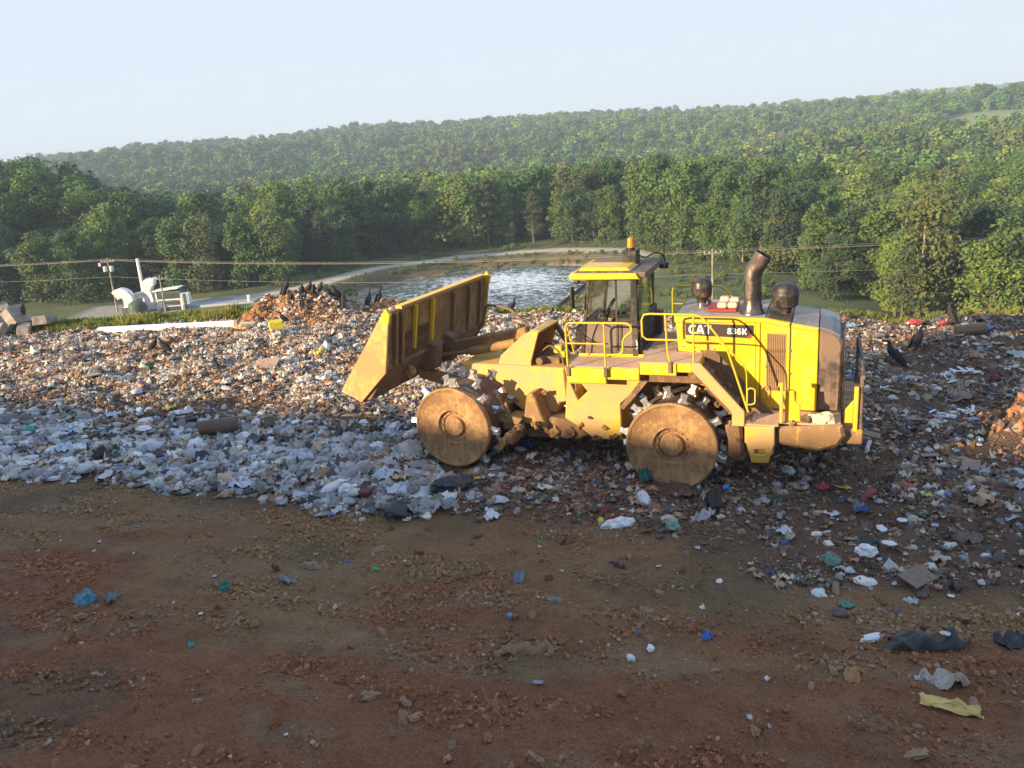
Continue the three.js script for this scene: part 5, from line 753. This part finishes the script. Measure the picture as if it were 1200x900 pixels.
  item('refuse_sack', 'sack', -1.31, -15.52, 0.95, Bl, 'large black refuse sack at the foot of the tip', 'sack', { turn: 0, d: 0.75, h: 0.85, rx: 0, rz: 0 }); item('tub', 'tied', -3.45, -15.91, 0.36, Wt, 'white plastic tub with a handle', 'tub', { h: 1.1 }); item('carton', 'board', -3.07, -15.79, 0.32, [0.12, 0.04, 0.03], 'maroon box beside the white tub', 'box', { h: 5, d: 1.1, up: 0.12 }); item('jug', 'bottle', -3.84, -16.02, 0.4, Wt, 'white jug lying beside the white tub', 'jug', { h: 1.6, d: 1.6 }); item('plastic_lump', 'lump', -3.69, -15.92, 0.16, Bu, 'blue cap in front of the white jug', 'cap', { up: 0.08 });
  item('cloth', 'cloth', 0.24, -18.02, 0.4, Bu, 'bright blue cloth under the front of the compactor', 'cloth', { h: 1.2 }); item('cloth', 'long', -0.22, -18.08, 0.8, [0.3, 0.03, 0.04], 'red cloth trailing from the bright blue cloth', 'cloth', { turn: 0.1, h: 1.1 }); item('dish', 'sack', 0.07, -17.80, 0.26, Wt, 'white dish in front of the bright blue cloth', 'dish', { h: 0.5 }); item('tissue', 'sheet', -0.56, -14.60, 0.34, Wt, 'white tissue on bare earth below the black sack', 'tissue');
  item('net_bag', 'tied', 2.63, -13.53, 0.3, [0.2, 0.34, 0.27], 'green net bag at the foot of the refuse', 'bag', { h: 1.1 }); item('bottle', 'bottle', 2.29, -14.49, 0.42, [0.6, 0.63, 0.68], 'large clear white bottle behind the big white bag', 'bottle', { h: 1.6, d: 1.6 }); item('cloth', 'cloth', 3.53, -14.34, 0.7, [0.04, 0.032, 0.03], 'black cloth heaped at the refuse edge', 'cloth'); item('cloth', 'sheet', 3.28, -13.92, 0.55, [0.42, 0.42, 0.45], 'grey sheet spread before the black cloth heap', 'sheet', { d: 0.4 }); item('plastic_scrap', 'lump', 3.92, -14.96, 0.16, [0.04, 0.25, 0.6], 'sky blue lump behind the black cloth heap', 'scrap', { up: 0.1 }); item('cloth', 'cloth', 2.48, -15.51, 0.4, [0.02, 0.1, 0.08], 'dark green cloth in front of the rear spiked wheel', 'cloth');
  item('carpet_roll', 'roll', -7.55, -20.77, 0.95, [0.16, 0.1, 0.07], 'brown roll lying among the pale plastic', 'roll', { turn: 0.15, h: 1.1, rx: 0, rz: 0 }); item('tyre', 'cloth', -9.78, -18.96, 0.56, [0.025, 0.025, 0.03], 'black rubber piece in the pale plastic', 'rubber', { h: 0.8 }); item('cloth', 'cloth', -9.46, -19.14, 0.3, [0.02, 0.12, 0.05], 'dark green rag beside the black rubber piece', 'rag', { h: 1.3 });
  item('plastic_bag', 'sheet', -9.52, -22.73, 0.46, [0.42, 0.45, 0.08], 'lime yellow bag on the shaded refuse', 'bag', { d: 0.5 }); item('plastic_bag', 'sheet', -8.16, -19.49, 0.3, [0.45, 0.47, 0.12], 'lime yellow bag among the white sacks', 'bag'); item('plastic_bag', 'sack', -8.25, -18.70, 0.34, [0.13, 0.16, 0.36], 'blue bag between white sacks', 'bag', { h: 0.6 });
  for (const [x, z, s] of [[-11.52, -19.31, 0.32], [-12.11, -20.93, 0.26], [-7.29, -18.26, 0.28], [-10.23, -21.32, 0.36]]) item('cloth', 'cloth', x, z, s * 0.7, [0.30, 0.05, 0.05], 'red rag among the pale plastic', 'rag', { group: 'red rags in the pale plastic', h: 0.45, d: 0.6 });
  for (const [x, z, s] of [[-11.59, -21.44, 0.36], [-4.73, -19.44, 0.22], [-7.37, -21.52, 0.34]]) item('plastic_bag', 'sack', x, z, s, [0.08, 0.25, 0.5], 'sky blue bag among the pale plastic', 'bag', { group: 'sky blue bags in the pale plastic' }); item('plastic_bag', 'sack', -12.74, -21.44, 0.36, [0.03, 0.28, 0.24], 'turquoise bag among the pale plastic', 'bag'); item('plastic_bag', 'sheet', -5.17, -16.85, 0.28, [0.6, 0.26, 0.2], 'salmon pink bag at the foot of the pale refuse', 'bag');
  // right of the machine
  item('board', 'slat', 7.21, -16.36, 0.55, Wt, 'white board leaning behind the compactor', 'board', { turn: 1.0, rz: 0.3, h: 1.2 });
  for (let i = 0; i < 16; i++) item('broken_lath', 'slat', 11.74 + (r() - 0.5) * 1.1, -21.40 + (r() - 0.5) * 0.9, 0.3 + 0.3 * r(), Wt, 'broken white lath in the larger white scatter', 'lath', { group: 'larger scatter of white laths', up: 0.06 });
  for (let i = 0; i < 14; i++) item('broken_lath', 'slat', 9.77 + (r() - 0.5) * 1.2, -18.05 + (r() - 0.5) * 0.5, 0.25 + 0.3 * r(), Wt, 'broken white lath in the smaller white scatter', 'lath', { group: 'smaller scatter of white laths', up: 0.06 });
  item('plastic_bag', 'sheet', 7.10, -14.27, 0.2, [0.5, 0.14, 0.15], 'coral red scrap on the brown refuse', 'scrap'); item('plastic_bag', 'sheet', 6.07, -13.81, 0.28, [0.05, 0.09, 0.25], 'navy blue bag on a red rag', 'bag', { h: 1.2 }); item('cloth', 'long', 6.29, -14.13, 0.55, [0.3, 0.06, 0.08], 'red rag under a navy blue bag', 'rag'); item('plastic_lump', 'lump', 6.09, -14.60, 0.14, [0.55, 0.42, 0.02], 'yellow lump beside the navy blue bag', 'scrap', { up: 0.1 }); item('cloth', 'sheet', 5.69, -14.76, 0.24, [0.45, 0.06, 0.07], 'red scrap on the brown refuse near the yellow lump', 'scrap');
  item('cloth', 'cloth', 12.06, -20.31, 0.6, [0.17, 0.03, 0.06], 'maroon cloth in the brown refuse', 'cloth', { h: 0.5 }); item('carpet_roll', 'roll', 13.75, -24.69, 0.95, [0.22, 0.14, 0.085], 'brown rolled carpet on the refuse edge', 'roll', { turn: 0.1, rx: 0, rz: 0 }); item('cloth', 'cloth', 12.73, -22.55, 0.48, [0.45, 0.18, 0.06], 'orange cloth below the brown rolled carpet', 'cloth', { h: 0.5 }); item('metal_sheet', 'sheet', 7.40, -11.90, 0.5, [0.09, 0.085, 0.085], 'bent dark grey metal sheet on the brown refuse', 'metal', { d: 0.6, h: 0.6 });
  item('sack', 'sack', 13.16, -26.88, 0.55, Re, 'larger red sack at the refuse edge', 'sack'); item('sack', 'sack', 13.81, -26.33, 0.42, Re, 'smaller red sack beside the larger red sack', 'sack'); item('sack', 'sack', 14.59, -25.24, 0.4, [0.1, 0.22, 0.45], 'blue sack near the brown rolled carpet', 'sack'); item('sack', 'sack', 11.13, -26.88, 0.4, [0.15, 0.28, 0.42], 'pale blue sack at the refuse edge behind the compactor', 'sack'); item('board', 'board', 8.34, -16.04, 0.32, [0.3, 0.18, 0.14], 'pinkish board on dark refuse', 'board', { group: 'pinkish boards' }); item('board', 'board', 8.76, -15.27, 0.42, [0.3, 0.18, 0.14], 'pinkish board on dark refuse', 'board', { group: 'pinkish boards' });
  item('bin', 'board', -8.83, -32.04, 0.5, [0.66, 0.56, 0.03], 'square yellow container on the refuse before the clay heap', 'container', { h: 15, d: 1.1, turn: 0.35, rx: 0, rz: 0.05, up: 0.2 }); item('plastic_bag', 'sheet', -6.41, -28.09, 0.5, [0.62, 0.52, 0.1], 'yellow bag on the sunlit refuse left of the blade', 'bag'); item('plastic_bag', 'sack', -10.53, -33.58, 0.8, [0.6, 0.42, 0.14], 'large tan yellow sack before the small clay heap', 'sack', { h: 0.8 });
  item('board', 'board', -13.83, -27.32, 0.7, [0.42, 0.3, 0.22], 'cardboard panel flat on the sunlit refuse', 'cardboard'); item('board', 'board', -7.90, -27.01, 0.75, [0.46, 0.3, 0.2], 'buckled cardboard panel beside the sunlit clay', 'cardboard', { rx: 0.3 }); 
  // sacks and bags strewn along the pale band
  const strewn = [['plastic_bag', 'sack', Wt, 'slumped white bag in the pale plastic', 'bag', 46, 0.3, 0.25], ['plastic_film', 'sheet', [0.5, 0.55, 0.62], 'crumpled bluish film in the pale plastic', 'film', 36, 0.35, 0.3], ['plastic_bag', 'tied', [0.42, 0.44, 0.47], 'knotted grey bag in the pale plastic', 'bag', 18, 0.26, 0.2], ['refuse_sack', 'sack', Bl, 'small black sack in the pale plastic', 'sack', 10, 0.25, 0.25], ['cardboard', 'board', [0.34, 0.22, 0.13], 'brown cardboard piece in the pale plastic', 'cardboard', 14, 0.22, 0.3]];
  for (const [n, k, c, label, cat, count, s0, s1] of strewn) for (let i = 0; i < count; i++) { let x, z, t = 0; do { x = -15 + 14 * r(); z = -14 - 10 * r(); t++; } while ((wOf(x, z) > 0.1 || wOf(x, z) < -4.6 || !inView(x, z) || besideWheels(x, z)) && t < 200); item(n, k, x, z, s0 + s1 * r(), c, label, cat, { group: label, h: 0.6 + 0.5 * r(), up: 0.05 }); }
  const sunlit = [['paper_sheet', 'paper', [0.66, 0.6, 0.5], 'cream paper sheet on the sunlit refuse', 'paper', 26, 0.25, 0.3], ['plastic_bag', 'sheet', [0.66, 0.62, 0.55], 'off white film on the sunlit refuse', 'film', 24, 0.3, 0.35], ['cardboard', 'board', [0.4, 0.26, 0.15], 'cardboard piece on the sunlit refuse', 'cardboard', 18, 0.3, 0.35]];
  for (const [n, k, c, label, cat, count, s0, s1] of sunlit) for (let i = 0; i < count; i++) { let x, z, t = 0; do { x = -20 + 20 * r(); z = -22 - 14 * r(); t++; } while ((wOf(x, z) > -6.5 || !inView(x, z) || -z > edgeOf(x) - 1 || x > -2 && z > -25) && t < 200); item(n, k, x, z, s0 + s1 * r(), c, label, cat, { group: label, up: 0.05 }); }
  const brown = [['plastic_bag', 'sheet', [0.55, 0.55, 0.57], 'dull white film on the brown refuse', 'film', 26, 0.18, 0.25], ['cardboard', 'board', [0.27, 0.18, 0.12], 'dirty cardboard piece on the brown refuse', 'cardboard', 16, 0.2, 0.25], ['cloth', 'cloth', [0.16, 0.12, 0.1], 'dark rag on the brown refuse', 'rag', 12, 0.25, 0.3]];
  for (const [n, k, c, label, cat, count, s0, s1] of brown) for (let i = 0; i < count; i++) { let x, z, t = 0; do { x = 0.5 + 15 * r(); z = -12 - 14 * r(); t++; } while ((wOf(x, z) > -0.2 || !inView(x, z) || -z > edgeOf(x) - 1 || Math.hypot((x - 2.5) / 5.2, (z + 18) / 3.2) < 1 || besideWheels(x, z)) && t < 200); item(n, k, x, z, s0 + s1 * r(), c, label, cat, { group: label, up: 0.04, h: 0.7 }); }
  // the sack riding on the compactor's rear ledge
  const c = top(new THREE.Mesh(boxUV(sack(4, 47, 0.75)), mat([0.62, 0.5, 0.36], 0.8)), 'dusty_sack'); c.geometry.computeVertexNormals(); const rr = Math.PI - 21 * D2R; c.position.set(3.65 + Math.cos(rr) * -2.72 + Math.sin(rr) * -1.45, 1.45, -17.15 - Math.sin(rr) * -2.72 + Math.cos(rr) * -1.45); c.rotation.y = rr; c.scale.set(0.55, 0.5, 0.42); tag(c, 'cream dusty sack riding on the rear ledge of the compactor', 'sack'); shadowed(c);
}
ground.castShadow = ground.receiveShadow = true;
renderer.render(scene, camera);
